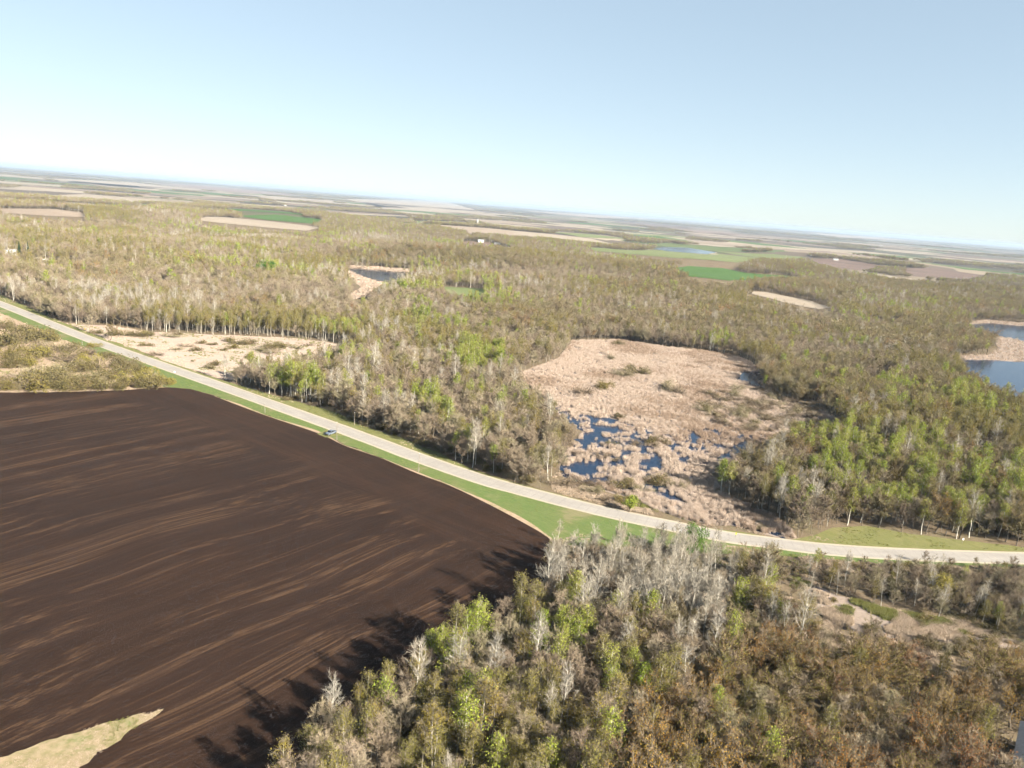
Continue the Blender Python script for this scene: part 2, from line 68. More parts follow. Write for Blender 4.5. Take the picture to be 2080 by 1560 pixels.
ZONES = [([(8.4, 191.3),(16.8, 222.8),(35.5, 243.0),(64.3, 256.1),(72.5, 228.1),(67.0, 201.6),(59.3, 182.1),(32.5, 169.4),(9.0, 180.3)], (0.78, 0.02, 0.04, 0.16, 0)),([(-15.7, 160.9),(-3.2, 165.0),(-1.7, 147.9),(-13.0, 146.3)], (0.0, 0.72, 0.08, 0.2, 0)),([(1.2, 170.4),(22.6, 178.7),(21.5, 157.0),(12.8, 142.7),(1.7, 156.1)], (0.04, 0.46, 0.1, 0.4, 0)),([(22.0, 150.3),(39.4, 155.6),(37.8, 141.0),(21.8, 135.7)], (0, 0.3, 0.6, 0.1, 0)),([(-14.4, 134.1),(24.8, 141.8),(23.0, 116.6),(21.3, 101.3),(-15.1, 97.7)], (0.02, 0.05, 0.72, 0.18, 0.03)),([(-29.4, 96.2),(-33.5, 134.0),(-14.7, 151.7),(0.8, 137.8),(-14.4, 134.1),(-15.1, 97.7)], (0.03, 0.02, 0.36, 0.59, 0)),([(-0.9, 178.7),(61.0, 189.0),(52.5, 155.5),(37.8, 141.0),(21.3, 135.6),(0.9, 136.1)], (0.12, 0.02, 0.06, 0.7, 0.1)),([(44.3, 138.6),(59.8, 143.9),(53.1, 120.0),(40.5, 118.5)], (0, 0.05, 0.45, 0.15, 0.35)),([(65.3, 195.4),(87.0, 196.2),(81.4, 167.9),(61.8, 165.0)], (0.12, 0.2, 0.25, 0.38, 0.05)),([(23.6, 139.1),(53.6, 159.6),(83.2, 172.6),(146.1, 160.8),(107.5, 110.0),(19.8, 101.2)], (0, 0.0, 0.04, 0.12, 0.84)),([(78.8, 213.3),(94.1, 219.5),(203.4, 236.2),(152.9, 169.7),(114.6, 187.2),(92.8, 197.2),(79.5, 197.8)], (0.1, 0.05, 0.06, 0.59, 0.2)),([(132.6, 367.1),(163.6, 385.3),(180.4, 372.1),(151.3, 315.4),(127.8, 319.4)], (0.03, 0.55, 0.04, 0.16, 0.22)),([(125.2, 312.1),(200.2, 377.7),(207.3, 326.0),(252.0, 300.0),(206.7, 240.5),(151.2, 233.8),(152.0, 277.9),(121.6, 271.2)], (0.03, 0.36, 0.05, 0.18, 0.38)),([(95.5, 324.9),(142.6, 361.3),(115.4, 246.7),(92.7, 238.0),(83.2, 262.7)], (0.05, 0.06, 0.1, 0.55, 0.24)),([(-122.5, 384.5),(-100.5, 386.9),(-85.9, 340.1),(-108.1, 346.9)], (0, 0.7, 0.1, 0.2, 0)),([(-41.8, 498.7),(-8.3, 504.6),(-6.4, 441.9),(-31.3, 432.2)], (0, 0.6, 0.1, 0.3, 0)),([(-48.7, 377.3),(-27.5, 374.1),(-23.9, 321.4),(-39.2, 324.8)], (0.06, 0.4, 0.1, 0.44, 0)),([(-164.0, 420.6),(-144.0, 461.1),(-91.7, 467.7),(23.1, 468.1),(32.3, 337.8),(27.6, 270.4),(4.3, 264.8),(-28.9, 291.6),(-99.8, 349.7),(-140.6, 366.4)], (0.045, 0.05, 0.08, 0.8, 0.025)),([(5.7, 330.0),(32.3, 337.8),(28.3, 255.2),(9.6, 266.1)], (0.15, 0.05, 0.25, 0.55, 0))]
LOW_N = [(13.1, 231.4),(16.6, 224.6),(27.2, 231.5),(44.7, 232.9),(68.1, 231.7),(90.7, 228.6),(113.8, 228.2),(169.0, 234.5),(228.5, 245.0),(217.5, 233.6),(160.7, 223.5),(131.7, 220.0),(115.0, 216.5),(102.3, 214.2),(90.8, 210.5),(77.4, 209.2),(65.5, 204.0),(56.9, 207.7),(43.2, 206.1),(28.9, 201.9),(19.2, 196.6),(15.6, 207.7)]
LOW_F = [(87.9, 212.3),(90.4, 211.1),(95.9, 203.0),(106.8, 196.4),(125.1, 192.6),(137.3, 184.6),(155.6, 171.7),(139.8, 154.2),(119.7, 159.3),(106.0, 160.7),(95.4, 161.8),(84.0, 161.6),(76.1, 170.9),(70.5, 182.8)]
LOW_M = [(13.8, 270.7),(20.7, 288.6),(25.5, 281.9),(35.7, 275.6),(48.2, 267.3),(51.8, 259.5),(62.1, 252.2),(69.7, 247.8),(81.0, 247.9),(88.0, 242.8),(99.1, 241.8),(99.1, 234.9),(68.1, 240.5),(38.9, 251.4),(18.9, 260.9)]
POLES = [(-254.5, 448.6, 3.8),(-110.5, 338.9, 4.2),(-68.1, 330.8, 5.7),(-70.5, 307.8, 7.4),(-32.3, 276.6, 7.2)]
SPOT = {'truck': (-74.5, 314.5), 'post': (82.7, 275.8), 'marker': (76.9, 238.7), 'marker2': (157.1, 249.2), 'mail': (-176.8, 396.5), 'sign': (-276.6, 491.2), 'house': (-539.8, 814.0), 'shed': (-482.9, 793.9), 'shed2': (-457.2, 772.3), 'drive0': (-462.4, 806.6), 'drive1': (-442.4, 831.9), 'log0': (14.2, 298.9), 'log1': (21.0, 301.3), 'willow': (125.2, 202.1), 'bush': (43.9, 253.3), 'maple': (58.1, 217.5), 'green_round': (-271.7, 827.3), 'spruce1': (-531.5, 827.0), 'spruce2': (-515.1, 815.7), 'spruce3': (-327.0, 536.1), 'orange': (-15.8, 133.1), 'farm1': (-59.2, 1814.8), 'farm2': (-174.3, 3498.7), 'farm3': (936.2, 2568.6), 'farm4': (968.1, 2455.2), 'farm5': (-1278.8, 4239.6), 'farm6': (405.5, 4227.7), 'farm7': (-6093.0, 13346.8), 'farm8': (-44246.5, 75490.0), 'farm9': (3070.5, 6851.2), 'gnd': (156.6, 1127.3)}
ROOF = [(109.5, 142.2),(99.0, 128.0)]
SHRUB_M = [(-265.4, 486.9, 6.4),(-255.0, 486.2, 9.2),(-240.5, 487.5, 10.5),(-236.7, 487.4, 7.7),(-234.8, 494.1, 7.7),(-222.8, 492.2, 7.6),(-221.3, 502.8, 4.9),(-222.5, 459.8, 6.6),(-204.2, 437.4, 7.5),(-200.9, 456.1, 5.8),(-200.6, 466.3, 6.5),(-191.4, 458.6, 5.8),(-196.1, 480.6, 5.3),(-188.8, 478.6, 4.6),(-183.6, 493.7, 8.1),(-176.9, 489.4, 6.7),(-174.6, 474.5, 7.8),(-170.9, 488.5, 9.3),(-157.1, 472.0, 7.7),(-154.0, 478.4, 8.4),(-151.9, 486.4, 9.8),(-148.2, 489.8, 7.9),(-148.4, 467.5, 9.5),(-139.8, 488.2, 7.8),(-135.5, 501.0, 6.0),(-166.3, 415.8, 5.8),(-165.5, 424.3, 7.1),(-156.9, 451.1, 5.5),(-180.9, 429.3, 2.4),(-176.8, 465.0, 3.8)]
SHRUB_S = [(-288.4, 434.8, 20.1),(-287.7, 451.9, 17.2),(-260.5, 423.7, 16.0),(-239.5, 404.1, 15.2),(-257.8, 410.3, 12.5),(-265.8, 400.0, 15.5),(-268.7, 412.8, 12.7),(-277.4, 456.8, 13.7),(-250.6, 428.1, 12.8),(-250.9, 392.9, 12.0),(-253.8, 385.4, 11.9),(-225.6, 378.1, 12.5),(-221.2, 385.7, 11.5),(-226.7, 402.6, 11.9),(-215.6, 394.1, 12.8),(-212.5, 365.9, 11.0),(-203.0, 363.9, 11.9),(-201.9, 375.4, 11.1),(-219.8, 358.0, 16.4),(-222.3, 346.9, 16.1),(-230.5, 349.0, 13.6),(-231.2, 343.8, 10.8),(-230.8, 370.4, 14.1),(-209.9, 353.2, 13.4),(-202.2, 353.8, 10.6),(-195.3, 356.2, 11.6),(-188.3, 358.6, 7.9),(-185.5, 364.8, 10.6),(-194.2, 389.9, 11.3),(-201.7, 387.1, 11.3),(-218.8, 412.5, 10.9),(-207.6, 403.6, 10.6),(-184.1, 381.9, 11.0),(-174.2, 368.8, 13.3),(-181.3, 368.4, 10.7),(-171.1, 375.3, 8.0),(-290.0, 465.2, 8.4),(-316.8, 478.8, 9.6),(-306.0, 476.3, 8.7),(-323.3, 481.5, 9.7),(-238.2, 425.9, 9.4),(-227.1, 423.2, 7.4),(-246.2, 445.7, 6.6)]
SHRUB_W = [(71.0, 482.5, 11.3),(82.0, 494.1, 12.9),(53.1, 442.3, 10.4),(41.8, 426.3, 11.1),(67.5, 537.8, 8.4),(66.7, 339.7, 6.8),(56.9, 333.4, 6.7),(45.5, 330.4, 5.3),(40.5, 311.8, 6.3),(45.4, 309.8, 4.2),(91.3, 455.5, 12.0),(98.2, 445.3, 11.8),(55.6, 378.4, 5.0),(63.7, 335.2, 5.8),(39.2, 279.1, 5.7),(45.5, 277.9, 7.6),(50.5, 273.8, 6.7),(28.7, 276.7, 7.5),(23.1, 275.4, 7.4),(33.7, 270.1, 7.3),(59.5, 283.7, 7.7),(64.9, 282.2, 7.0),(41.8, 262.1, 5.4),(36.7, 263.3, 5.4),(31.2, 312.8, 5.0),(80.2, 603.3, 7.8),(87.6, 247.2, 4.3)]

# ------------------------------------------------------------------ numbers
rng = np.random.default_rng(7); random.seed(7)
_perm = np.random.default_rng(3).random((64, 64))
def vnoise(x, y, scale):
    x = np.asarray(x, float) / scale; y = np.asarray(y, float) / scale
    xi = np.floor(x).astype(int); yi = np.floor(y).astype(int); fx = x - xi; fy = y - yi
    fx = fx * fx * (3 - 2 * fx); fy = fy * fy * (3 - 2 * fy)
    g = lambda a, b: _perm[a % 64, b % 64]
    return (g(xi, yi) * (1 - fx) + g(xi + 1, yi) * fx) * (1 - fy) + (g(xi, yi + 1) * (1 - fx) + g(xi + 1, yi + 1) * fx) * fy
def fnoise(x, y, scale):
    return (vnoise(x, y, scale) + .5 * vnoise(x + 37, y + 11, scale / 2.1) + .25 * vnoise(x + 5, y + 91, scale / 4.3)) / 1.75
def hgt(x, y):
    x = np.asarray(x, float); y = np.asarray(y, float); D = np.hypot(x, y)
    s = np.clip((D - 720) / 700, 0, 1); s = s * s * (3 - 2 * s)
    z = s * (4.5 * np.sin(x / 310 + 1) * np.sin(y / 420 + .5) + 3 * np.sin(x / 170 - y / 260))
    for (a, b, sa, sb, A) in HILLS: z = z + A * np.exp(-((x - a) / sa) ** 2 - ((y - b) / sb) ** 2)
    z = z * np.clip((6000 - D) / 3000, 0, 1)
    for (a, b, R) in FLATS: z = z * (1 - np.exp(-(((x - a) ** 2 + (y - b) ** 2) / R ** 2) ** 2))
    return z
def inpoly(x, y, poly):
    x = np.asarray(x, float); y = np.asarray(y, float); r = np.zeros(x.shape, bool); n = len(poly)
    for i in range(n):
        x0, y0 = poly[i]; x1, y1 = poly[(i + 1) % n]
        if y0 == y1: continue
        c = ((y0 > y) != (y1 > y)) & (x < (x1 - x0) * (y - y0) / (y1 - y0) + x0)
        r ^= c
    return r
def project(x, y, z):
    v = np.stack([x, y, z - 100.0], -1); r, u, f = (np.array(CAM[k]) for k in ('right', 'up', 'fwd'))
    wv = v @ f; F = CAM['lens'] / 36
    return .5 + F * (v @ r) / wv, .5 + F * (v @ u) / wv * 4 / 3, wv       # 0..1 across, 0..1 up

# ------------------------------------------------------------------ materials
def mat(name, rough=.9):
    m = bpy.data.materials.new(name); m.use_nodes = True; b = m.node_tree.nodes['Principled BSDF']
    b.inputs['Roughness'].default_value = rough; b.inputs['Specular IOR Level'].default_value = .1
    return m, m.node_tree, b
def N(t, kind, **kw):
    n = t.nodes.new(kind)
    for k, v in kw.items():
        if k.startswith('i_'): n.inputs[k[2:].replace('_', ' ')].default_value = v
        else: setattr(n, k, v)
    return n
def ramp(t, fac, stops, interp='LINEAR'):
    n = t.nodes.new('ShaderNodeValToRGB'); n.color_ramp.interpolation = interp
    e = n.color_ramp.elements
    while len(e) < len(stops): e.new(.5)
    for k, (p, c) in enumerate(stops):
        e[k].position = p; e[k].color = (*c, 1) if len(c) == 3 else c
    t.links.new(fac, n.inputs[0]); return n.outputs[0]
def mixc(t, fac, a, b, mode='MIX'):
    n = t.nodes.new('ShaderNodeMix'); n.data_type = 'RGBA'; n.blend_type = mode
    for s, v in ((n.inputs[0], fac), (n.inputs[6], a), (n.inputs[7], b)):
        if hasattr(v, 'links'): t.links.new(v, s)
        elif isinstance(v, (int, float)): s.default_value = v
        else: s.default_value = (*v, 1)
    return n.outputs[2]
def pos(t, scale=(1, 1, 1), rot=0, loc=(0, 0, 0)):
    g = t.nodes.new('ShaderNodeNewGeometry'); m = t.nodes.new('ShaderNodeMapping'); m.vector_type = 'POINT'
    r = t.nodes.new('ShaderNodeVectorRotate'); r.rotation_type = 'Z_AXIS'; r.inputs['Angle'].default_value = rot
    t.links.new(g.outputs['Position'], r.inputs['Vector']); t.links.new(r.outputs[0], m.inputs[0])
    m.inputs['Scale'].default_value = scale; m.inputs['Location'].default_value = loc
    return m.outputs[0]
def noise(t, vec, scale=1.0, detail=4, rough=.55, dist=0.0):
    n = t.nodes.new('ShaderNodeTexNoise'); n.inputs['Scale'].default_value = scale; n.inputs['Detail'].default_value = detail
    n.inputs['Roughness'].default_value = rough; n.inputs['Distortion'].default_value = dist
    t.links.new(vec, n.inputs['Vector']); return n.outputs['Fac']
def bump(t, b, h, strength=.5, dist=.1):
    n = t.nodes.new('ShaderNodeBump'); n.inputs['Strength'].default_value = strength; n.inputs['Distance'].default_value = dist
    t.links.new(h, n.inputs['Height']); t.links.new(n.outputs[0], b.inputs['Normal'])
M = {}
ALB = .8
def simple(name, col, rough=.8, spec=None, metal=0, vary=.25, scale=.8):
    m, t, b = mat(name, rough); v = noise(t, pos(t), scale, 3); col = tuple(q * ALB for q in col)
    c = ramp(t, v, [(.3, tuple(x * (1 - vary) for x in col)), (.7, tuple(x * (1 + vary) for x in col))])
    t.links.new(c, b.inputs['Base Color']); b.inputs['Metallic'].default_value = metal
    if spec is not None: b.inputs['Specular IOR Level'].default_value = spec
    M[name] = m; return m
def leafy(name, stops, trans=.35, rnd=True):
    """leaf or twig surface: colour drifts from plant to plant, a little light passes through"""
    m = bpy.data.materials.new(name); m.use_nodes = True; t = m.node_tree; t.nodes.clear()
    o = t.nodes.new('ShaderNodeOutputMaterial'); d = t.nodes.new('ShaderNodeBsdfDiffuse'); tr = t.nodes.new('ShaderNodeBsdfTranslucent')
    mx = t.nodes.new('ShaderNodeMixShader'); mx.inputs[0].default_value = trans
    oi = t.nodes.new('ShaderNodeObjectInfo')
    v = noise(t, pos(t), .7, 2)
    ad = N(t, 'ShaderNodeMath', operation='MULTIPLY_ADD'); ad.inputs[1].default_value = .22; t.links.new(v, ad.inputs[0])
    sb = N(t, 'ShaderNodeMath', operation='SUBTRACT'); t.links.new(oi.outputs['Random'], sb.inputs[0]); sb.inputs[1].default_value = .11
    t.links.new(sb.outputs[0], ad.inputs[2])
    c = ramp(t, ad.outputs[0], [(p_, tuple(q * ALB for q in c_)) for p_, c_ in stops])
    t.links.new(c, d.inputs[0]); t.links.new(c, tr.inputs[0])
    t.links.new(d.outputs[0], mx.inputs[1]); t.links.new(tr.outputs[0], mx.inputs[2]); t.links.new(mx.outputs[0], o.inputs[0])
    M[name] = m; return m

# ground under the woods, and the far farmland it turns into
m, t, b = mat('ground')
p = pos(t)
n1 = noise(t, p, .05, 5, .6); n2 = noise(t, p, 1.1, 4, .7)
litter = mixc(t, .5, ramp(t, n1, [(.3, (0.0800, 0.0600, 0.0400)), (.5, (0.1200, 0.0920, 0.0600)), (.7, (0.0960, 0.0920, 0.0480))]),
              ramp(t, n2, [(.3, (0.0520, 0.0416, 0.0288)), (.7, (0.1680, 0.1280, 0.0880))]))
vr = N(t, 'ShaderNodeTexVoronoi', feature='F1', distance='CHEBYCHEV'); vr.inputs['Scale'].default_value = 1; vr.inputs['Randomness'].default_value = .75
t.links.new(pos(t, (1 / 620, 1 / 300, 0), .35), vr.inputs['Vector'])
sep = N(t, 'ShaderNodeSeparateColor'); t.links.new(vr.outputs['Color'], sep.inputs[0])
patch = ramp(t, sep.outputs[0], [(0, (0.0880, 0.0680, 0.0560)), (.2, (0.1920, 0.1600, 0.1200)), (.36, (0.0400, 0.0344, 0.0288)), (.5, (0.0680, 0.1000, 0.0360)), (.62, (0.2640, 0.2280, 0.1720)), (.72, (0.0800, 0.0640, 0.0528)), (.85, (0.0440, 0.0560, 0.0280))], 'CONSTANT')
patch = mixc(t, .22, patch, ramp(t, noise(t, pos(t, (1, 1, 0)), .004, 5, .6), [(.3, (0.0640, 0.0576, 0.0400)), (.7, (0.1280, 0.1080, 0.0760))]))
g = t.nodes.new('ShaderNodeNewGeometry'); ln = N(t, 'ShaderNodeVectorMath', operation='LENGTH'); t.links.new(g.outputs['Position'], ln.inputs[0])
mr = N(t, 'ShaderNodeMapRange'); mr.inputs['From Min'].default_value = 1900; mr.inputs['From Max'].default_value = 2700; t.links.new(ln.outputs['Value'], mr.inputs['Value'])
t.links.new(mixc(t, mr.outputs[0], litter, patch), b.inputs['Base Color']); bump(t, b, n2, .6, .3); M['ground'] = m

# ploughed soil: passes of the tillage run across the field, turning rows lie along the road
ROAD_ANG = math.radians(-37)
m, t, b = mat('ploughed_soil')
wv = N(t, 'ShaderNodeTexNoise'); wv.inputs['Scale'].default_value = .012; wv.inputs['Detail'].default_value = 1
t.links.new(pos(t), wv.inputs['Vector'])
def strk(su, sv, detail, rot, warp):
    vm = N(t, 'ShaderNodeVectorMath', operation='MULTIPLY_ADD'); t.links.new(wv.outputs['Color'], vm.inputs[0]); vm.inputs[1].default_value = (warp * su, warp * su, 0)
    t.links.new(pos(t, (su, sv, 1), rot), vm.inputs[2]); return noise(t, vm.outputs[0], 1, detail, .6)
R1 = -ROAD_ANG
sA = strk(.19, .0055, 4, R1, 18); sB = strk(1.4, .010, 5, R1, 18); sC = strk(.05, .008, 3, R1, 18)
hA = strk(.008, .12, 4, R1, 10); hB = strk(.05, 1.2, 3, R1, 10)
# distance from the road line in metres: rotate so the road runs along x
ry = N(t, 'ShaderNodeSeparateXYZ'); t.links.new(pos(t, (1, 1, 1), R1), ry.inputs[0])
hd = N(t, 'ShaderNodeMapRange', interpolation_type='SMOOTHSTEP'); hd.inputs['From Min'].default_value = 177.0
hd.inputs['From Max'].default_value = 189.0
wob = N(t, 'ShaderNodeMath', operation='MULTIPLY_ADD'); t.links.new(noise(t, pos(t), .03, 2), wob.inputs[0]); wob.inputs[1].default_value = 26; t.links.new(ry.outputs[1], wob.inputs[2])
t.links.new(wob.outputs[0], hd.inputs['Value'])
mA = mixc(t, hd.outputs[0], sA, hA); mB = mixc(t, hd.outputs[0], sB, hB)
fine = noise(t, pos(t), 2.2, 4, .75); big = noise(t, pos(t), .02, 3, .5)
base = ramp(t, mA, [(.36, (0.0087, 0.0047, 0.0032)), (.46, (0.0153, 0.0082, 0.0053)), (.55, (0.0225, 0.0116, 0.0074)), (.64, (0.0345, 0.0183, 0.0107))])
base = mixc(t, .45, base, ramp(t, mB, [(.36, (0.0087, 0.0050, 0.0037)), (.5, (0.0172, 0.0093, 0.0064)), (.62, (0.0376, 0.0203, 0.0120))]))
base = mixc(t, .3, base, ramp(t, big, [(.38, (0.0112, 0.0062, 0.0045)), (.62, (0.0280, 0.0145, 0.0090))]))
thin = N(t, 'ShaderNodeMath', operation='MULTIPLY'); t.links.new(ramp(t, sA, [(.50, (0, 0, 0)), (.60, (1, 1, 1))]), thin.inputs[0]); t.links.new(ramp(t, sB, [(.46, (0, 0, 0)), (.6, (1, 1, 1))]), thin.inputs[1])
th2 = N(t, 'ShaderNodeMath', operation='MULTIPLY'); t.links.new(thin.outputs[0], th2.inputs[0]); t.links.new(ramp(t, hd.outputs[0], [(.2, (1, 1, 1)), (.9, (.15, .15, .15))]), th2.inputs[1])
th3 = N(t, 'ShaderNodeMath', operation='MULTIPLY'); t.links.new(th2.outputs[0], th3.inputs[0]); t.links.new(ramp(t, fine, [(.3, (.25,) * 3), (.65, (.9,) * 3)]), th3.inputs[1])
base = mixc(t, th3.outputs[0], base, (0.0966, 0.0579, 0.0327))
spk = ramp(t, noise(t, pos(t), 3.1, 2, .8), [(.68, (0, 0, 0)), (.78, (1, 1, 1))])
base = mixc(t, mixc(t, .5, (0, 0, 0), spk), base, (0.1185, 0.0755, 0.0456))
base = mixc(t, .28, base, ramp(t, fine, [(.3, (0.0052, 0.0032, 0.0023)), (.7, (0.0295, 0.0161, 0.0100))]))
t.links.new(base, b.inputs['Base Color'])
hh = N(t, 'ShaderNodeMath', operation='ADD'); t.links.new(fine, hh.inputs[0]); t.links.new(mB, hh.inputs[1])
bump(t, b, hh.outputs[0], .7, .22); M['ploughed_soil'] = m

def blend_mat(name, stops_big, stops_fine, fbig=.08, ffine=1.4, k=.5, bs=.6, bd=.25, stretch=None):
    m, t, b = mat(name); p = pos(t); stops_big, stops_fine = ([(p_, tuple(q * ALB for q in c_)) for p_, c_ in st] for st in (stops_big, stops_fine))
    a = ramp(t, noise(t, p, fbig, 4, .6, .6), stops_big); f = noise(t, p if not stretch else pos(t, stretch[0], stretch[1]), ffine, 4, .7)
    t.links.new(mixc(t, k, a, ramp(t, f, stops_fine)), b.inputs['Base Color']); bump(t, b, f, bs, bd); M[name] = m
blend_mat('verge_grass', [(.34, (0.206, 0.170, 0.105)), (.42, (0.105, 0.133, 0.045)), (.6, (0.075, 0.128, 0.034)), (.75, (0.168, 0.166, 0.083))], [(.3, (0.063, 0.094, 0.026)), (.7, (0.157, 0.170, 0.074))], .06, 1.1, .45, stretch=((.25, 1.2, 1), R1))
blend_mat('straw_verge', [(.3, (0.183, 0.167, 0.075)), (.5, (0.118, 0.136, 0.041)), (.7, (0.157, 0.154, 0.063))], [(.3, (0.096, 0.097, 0.034)), (.7, (0.193, 0.181, 0.090))], .09, .9, .5, stretch=((.3, 1.1, 1), R1))
blend_mat('dry_grass', [(.3, (0.314, 0.238, 0.184)), (.5, (0.394, 0.317, 0.270)), (.68, (0.272, 0.224, 0.153))], [(.3, (0.245, 0.184, 0.138)), (.7, (0.449, 0.363, 0.315))], .06, .7, .5)
blend_mat('scrub_grass', [(.3, (0.291, 0.209, 0.141)), (.5, (0.347, 0.256, 0.187)), (.68, (0.194, 0.181, 0.090))], [(.3, (0.187, 0.147, 0.083)), (.7, (0.381, 0.289, 0.217))], .07, .6, .5)
blend_mat('marsh_floor', [(.3, (0.214, 0.170, 0.132)), (.55, (0.278, 0.229, 0.195)), (.75, (0.166, 0.138, 0.105))], [(.3, (0.148, 0.114, 0.091)), (.7, (0.319, 0.264, 0.229))], .05, .8, .5)
blend_mat('reed_shore', [(.3, (0.180, 0.149, 0.106)), (.7, (0.227, 0.190, 0.144))], [(.3, (0.149, 0.117, 0.081)), (.7, (0.243, 0.210, 0.166))], .05, .5, .5)
blend_mat('strip_grass', [(.35, (0.271, 0.205, 0.136)), (.55, (0.236, 0.194, 0.112)), (.66, (0.106, 0.143, 0.037))], [(.35, (0.129, 0.132, 0.050)), (.6, (0.306, 0.239, 0.167))], .12, .55, .55)
blend_mat('field_green', [(.3, (0.045, 0.098, 0.024)), (.7, (0.063, 0.122, 0.034))], [(.3, (0.045, 0.090, 0.024)), (.7, (0.068, 0.118, 0.034))], .01, .05, .5)
blend_mat('field_pale', [(.3, (0.112, 0.148, 0.056)), (.7, (0.157, 0.174, 0.078))], [(.3, (0.101, 0.132, 0.050)), (.7, (0.168, 0.179, 0.090))], .01, .05, .5)
blend_mat('field_tan', [(.3, (0.241, 0.201, 0.152)), (.7, (0.287, 0.248, 0.202))], [(.3, (0.222, 0.182, 0.137)), (.7, (0.296, 0.262, 0.216))], .01, .05, .5)
blend_mat('field_tan2', [(.3, (0.221, 0.177, 0.138)), (.7, (0.269, 0.221, 0.175))], [(.3, (0.202, 0.159, 0.119)), (.7, (0.288, 0.239, 0.194))], .01, .05, .5)
blend_mat('field_soil', [(.3, (0.099, 0.071, 0.059)), (.7, (0.149, 0.108, 0.090))], [(.35, (0.068, 0.053, 0.043)), (.6, (0.174, 0.124, 0.105))], .01, .05, .6, stretch=((.05, 1, 1), .5))
blend_mat('field_soil2', [(.3, (0.158, 0.119, 0.099)), (.7, (0.198, 0.152, 0.125))], [(.3, (0.139, 0.106, 0.086)), (.7, (0.218, 0.172, 0.139))], .01, .05, .5)
blend_mat('gravel', [(.3, (0.317, 0.281, 0.216)), (.7, (0.389, 0.346, 0.274))], [(.3, (0.259, 0.230, 0.180)), (.7, (0.418, 0.374, 0.302))], .3, 3.0, .5, .4, .05)
# worn asphalt: wheel paths, cross cracks and patches follow the road's own length (UV in metres)
m, t, b = mat('asphalt', .85)
uv = t.nodes.new('ShaderNodeUVMap'); mp = t.nodes.new('ShaderNodeMapping'); t.links.new(uv.outputs[0], mp.inputs[0]); mp.inputs['Scale'].default_value = (.35, .09, 1)
a = noise(t, mp.outputs[0], 1, 4, .6); f = noise(t, pos(t), 3, 3, .7)
mp2 = t.nodes.new('ShaderNodeMapping'); t.links.new(uv.outputs[0], mp2.inputs[0]); mp2.inputs['Scale'].default_value = (.06, .33, 1)
cr = N(t, 'ShaderNodeTexWave', wave_type='BANDS', bands_direction='Y'); cr.inputs['Scale'].default_value = .28; cr.inputs['Distortion'].default_value = 2.2; cr.inputs['Detail'].default_value = 2
t.links.new(mp2.outputs[0], cr.inputs['Vector'])
base = mixc(t, .5, ramp(t, a, [(.3, (.165, .155, .143)), (.7, (.26, .247, .227))]), ramp(t, f, [(.3, (.185, .173, .16)), (.7, (.245, .232, .215))]))
base = mixc(t, ramp(t, cr.outputs['Fac'], [(.0, (.45,) * 3), (.05, (0,) * 3)]), base, (.16, .15, .14))
t.links.new(base, b.inputs['Base Color']); M['asphalt'] = m
m, t, b = mat('water', .12)
b.inputs['Base Color'].default_value = (.007, .018, .042, 1); b.inputs['IOR'].default_value = 1.33; b.inputs['Specular IOR Level'].default_value = .18
bump(t, b, noise(t, pos(t, (1, .6, 1)), .7, 4), .45, .12); M['water'] = m

leafy('twig_pale', [(.1, (0.299, 0.265, 0.210)), (.5, (0.365, 0.331, 0.269)), (.9, (0.312, 0.291, 0.249))], .1)
leafy('twig_brown', [(0, (0.176, 0.137, 0.104)), (.3, (0.244, 0.192, 0.143)), (.55, (0.294, 0.237, 0.170)), (.75, (0.265, 0.237, 0.148)), (1, (0.313, 0.256, 0.196))], .1)
leafy('twig_olive', [(.1, (0.178, 0.153, 0.095)), (.5, (0.214, 0.187, 0.112)), (.9, (0.190, 0.159, 0.112))], .1)
leafy('twig_oak', [(0, (0.145, 0.103, 0.069)), (.4, (0.205, 0.150, 0.094)), (.7, (0.188, 0.154, 0.103)), (1, (0.240, 0.185, 0.129))], .1)
leafy('leaf_lime', [(.05, (0.235, 0.311, 0.043)), (.5, (0.290, 0.337, 0.057)), (.95, (0.328, 0.337, 0.077))], .4)
leafy('leaf_olive', [(.05, (0.203, 0.193, 0.050)), (.5, (0.240, 0.211, 0.054)), (.95, (0.257, 0.200, 0.046))], .4)
leafy('leaf_oak', [(0, (0.168, 0.163, 0.039)), (.22, (0.240, 0.200, 0.064)), (.42, (0.203, 0.187, 0.052)), (.58, (0.299, 0.187, 0.057)), (.72, (0.323, 0.144, 0.045)), (.84, (0.383, 0.250, 0.045)), (.93, (0.287, 0.113, 0.057)), (1, (0.179, 0.187, 0.064))], .3)
leafy('bud_brown', [(0, (0.216, 0.173, 0.110)), (.3, (0.249, 0.210, 0.126)), (.6, (0.226, 0.206, 0.105)), (.85, (0.211, 0.215, 0.089)), (1, (0.258, 0.186, 0.121))], .3)
leafy('twig_elm', [(0, (.16, .125, .082)), (.4, (.22, .175, .11)), (.7, (.21, .185, .105)), (1, (.26, .215, .145))], .1)
leafy('leaf_elm', [(0, (0.161, 0.147, 0.063)), (.3, (0.211, 0.171, 0.084)), (.6, (0.184, 0.171, 0.074)), (.8, (0.226, 0.171, 0.084)), (1, (0.189, 0.195, 0.074))], .3)
leafy('leaf_bush', [(0, (0.115, 0.098, 0.046)), (.35, (0.138, 0.121, 0.052)), (.65, (0.155, 0.134, 0.069)), (1, (0.172, 0.143, 0.046))], .3)
leafy('leaf_greybush', [(0, (0.154, 0.119, 0.084)), (.5, (0.196, 0.154, 0.105)), (1, (0.182, 0.168, 0.084))], .2)
leafy('leaf_gold', [(0, (0.260, 0.221, 0.052)), (1, (0.273, 0.240, 0.065))], .4)
leafy('leaf_orange', [(0, (0.350, 0.140, 0.049)), (1, (0.364, 0.161, 0.056))], .35)
leafy('leaf_deep', [(0, (0.068, 0.165, 0.022)), (1, (0.098, 0.195, 0.030))], .4)
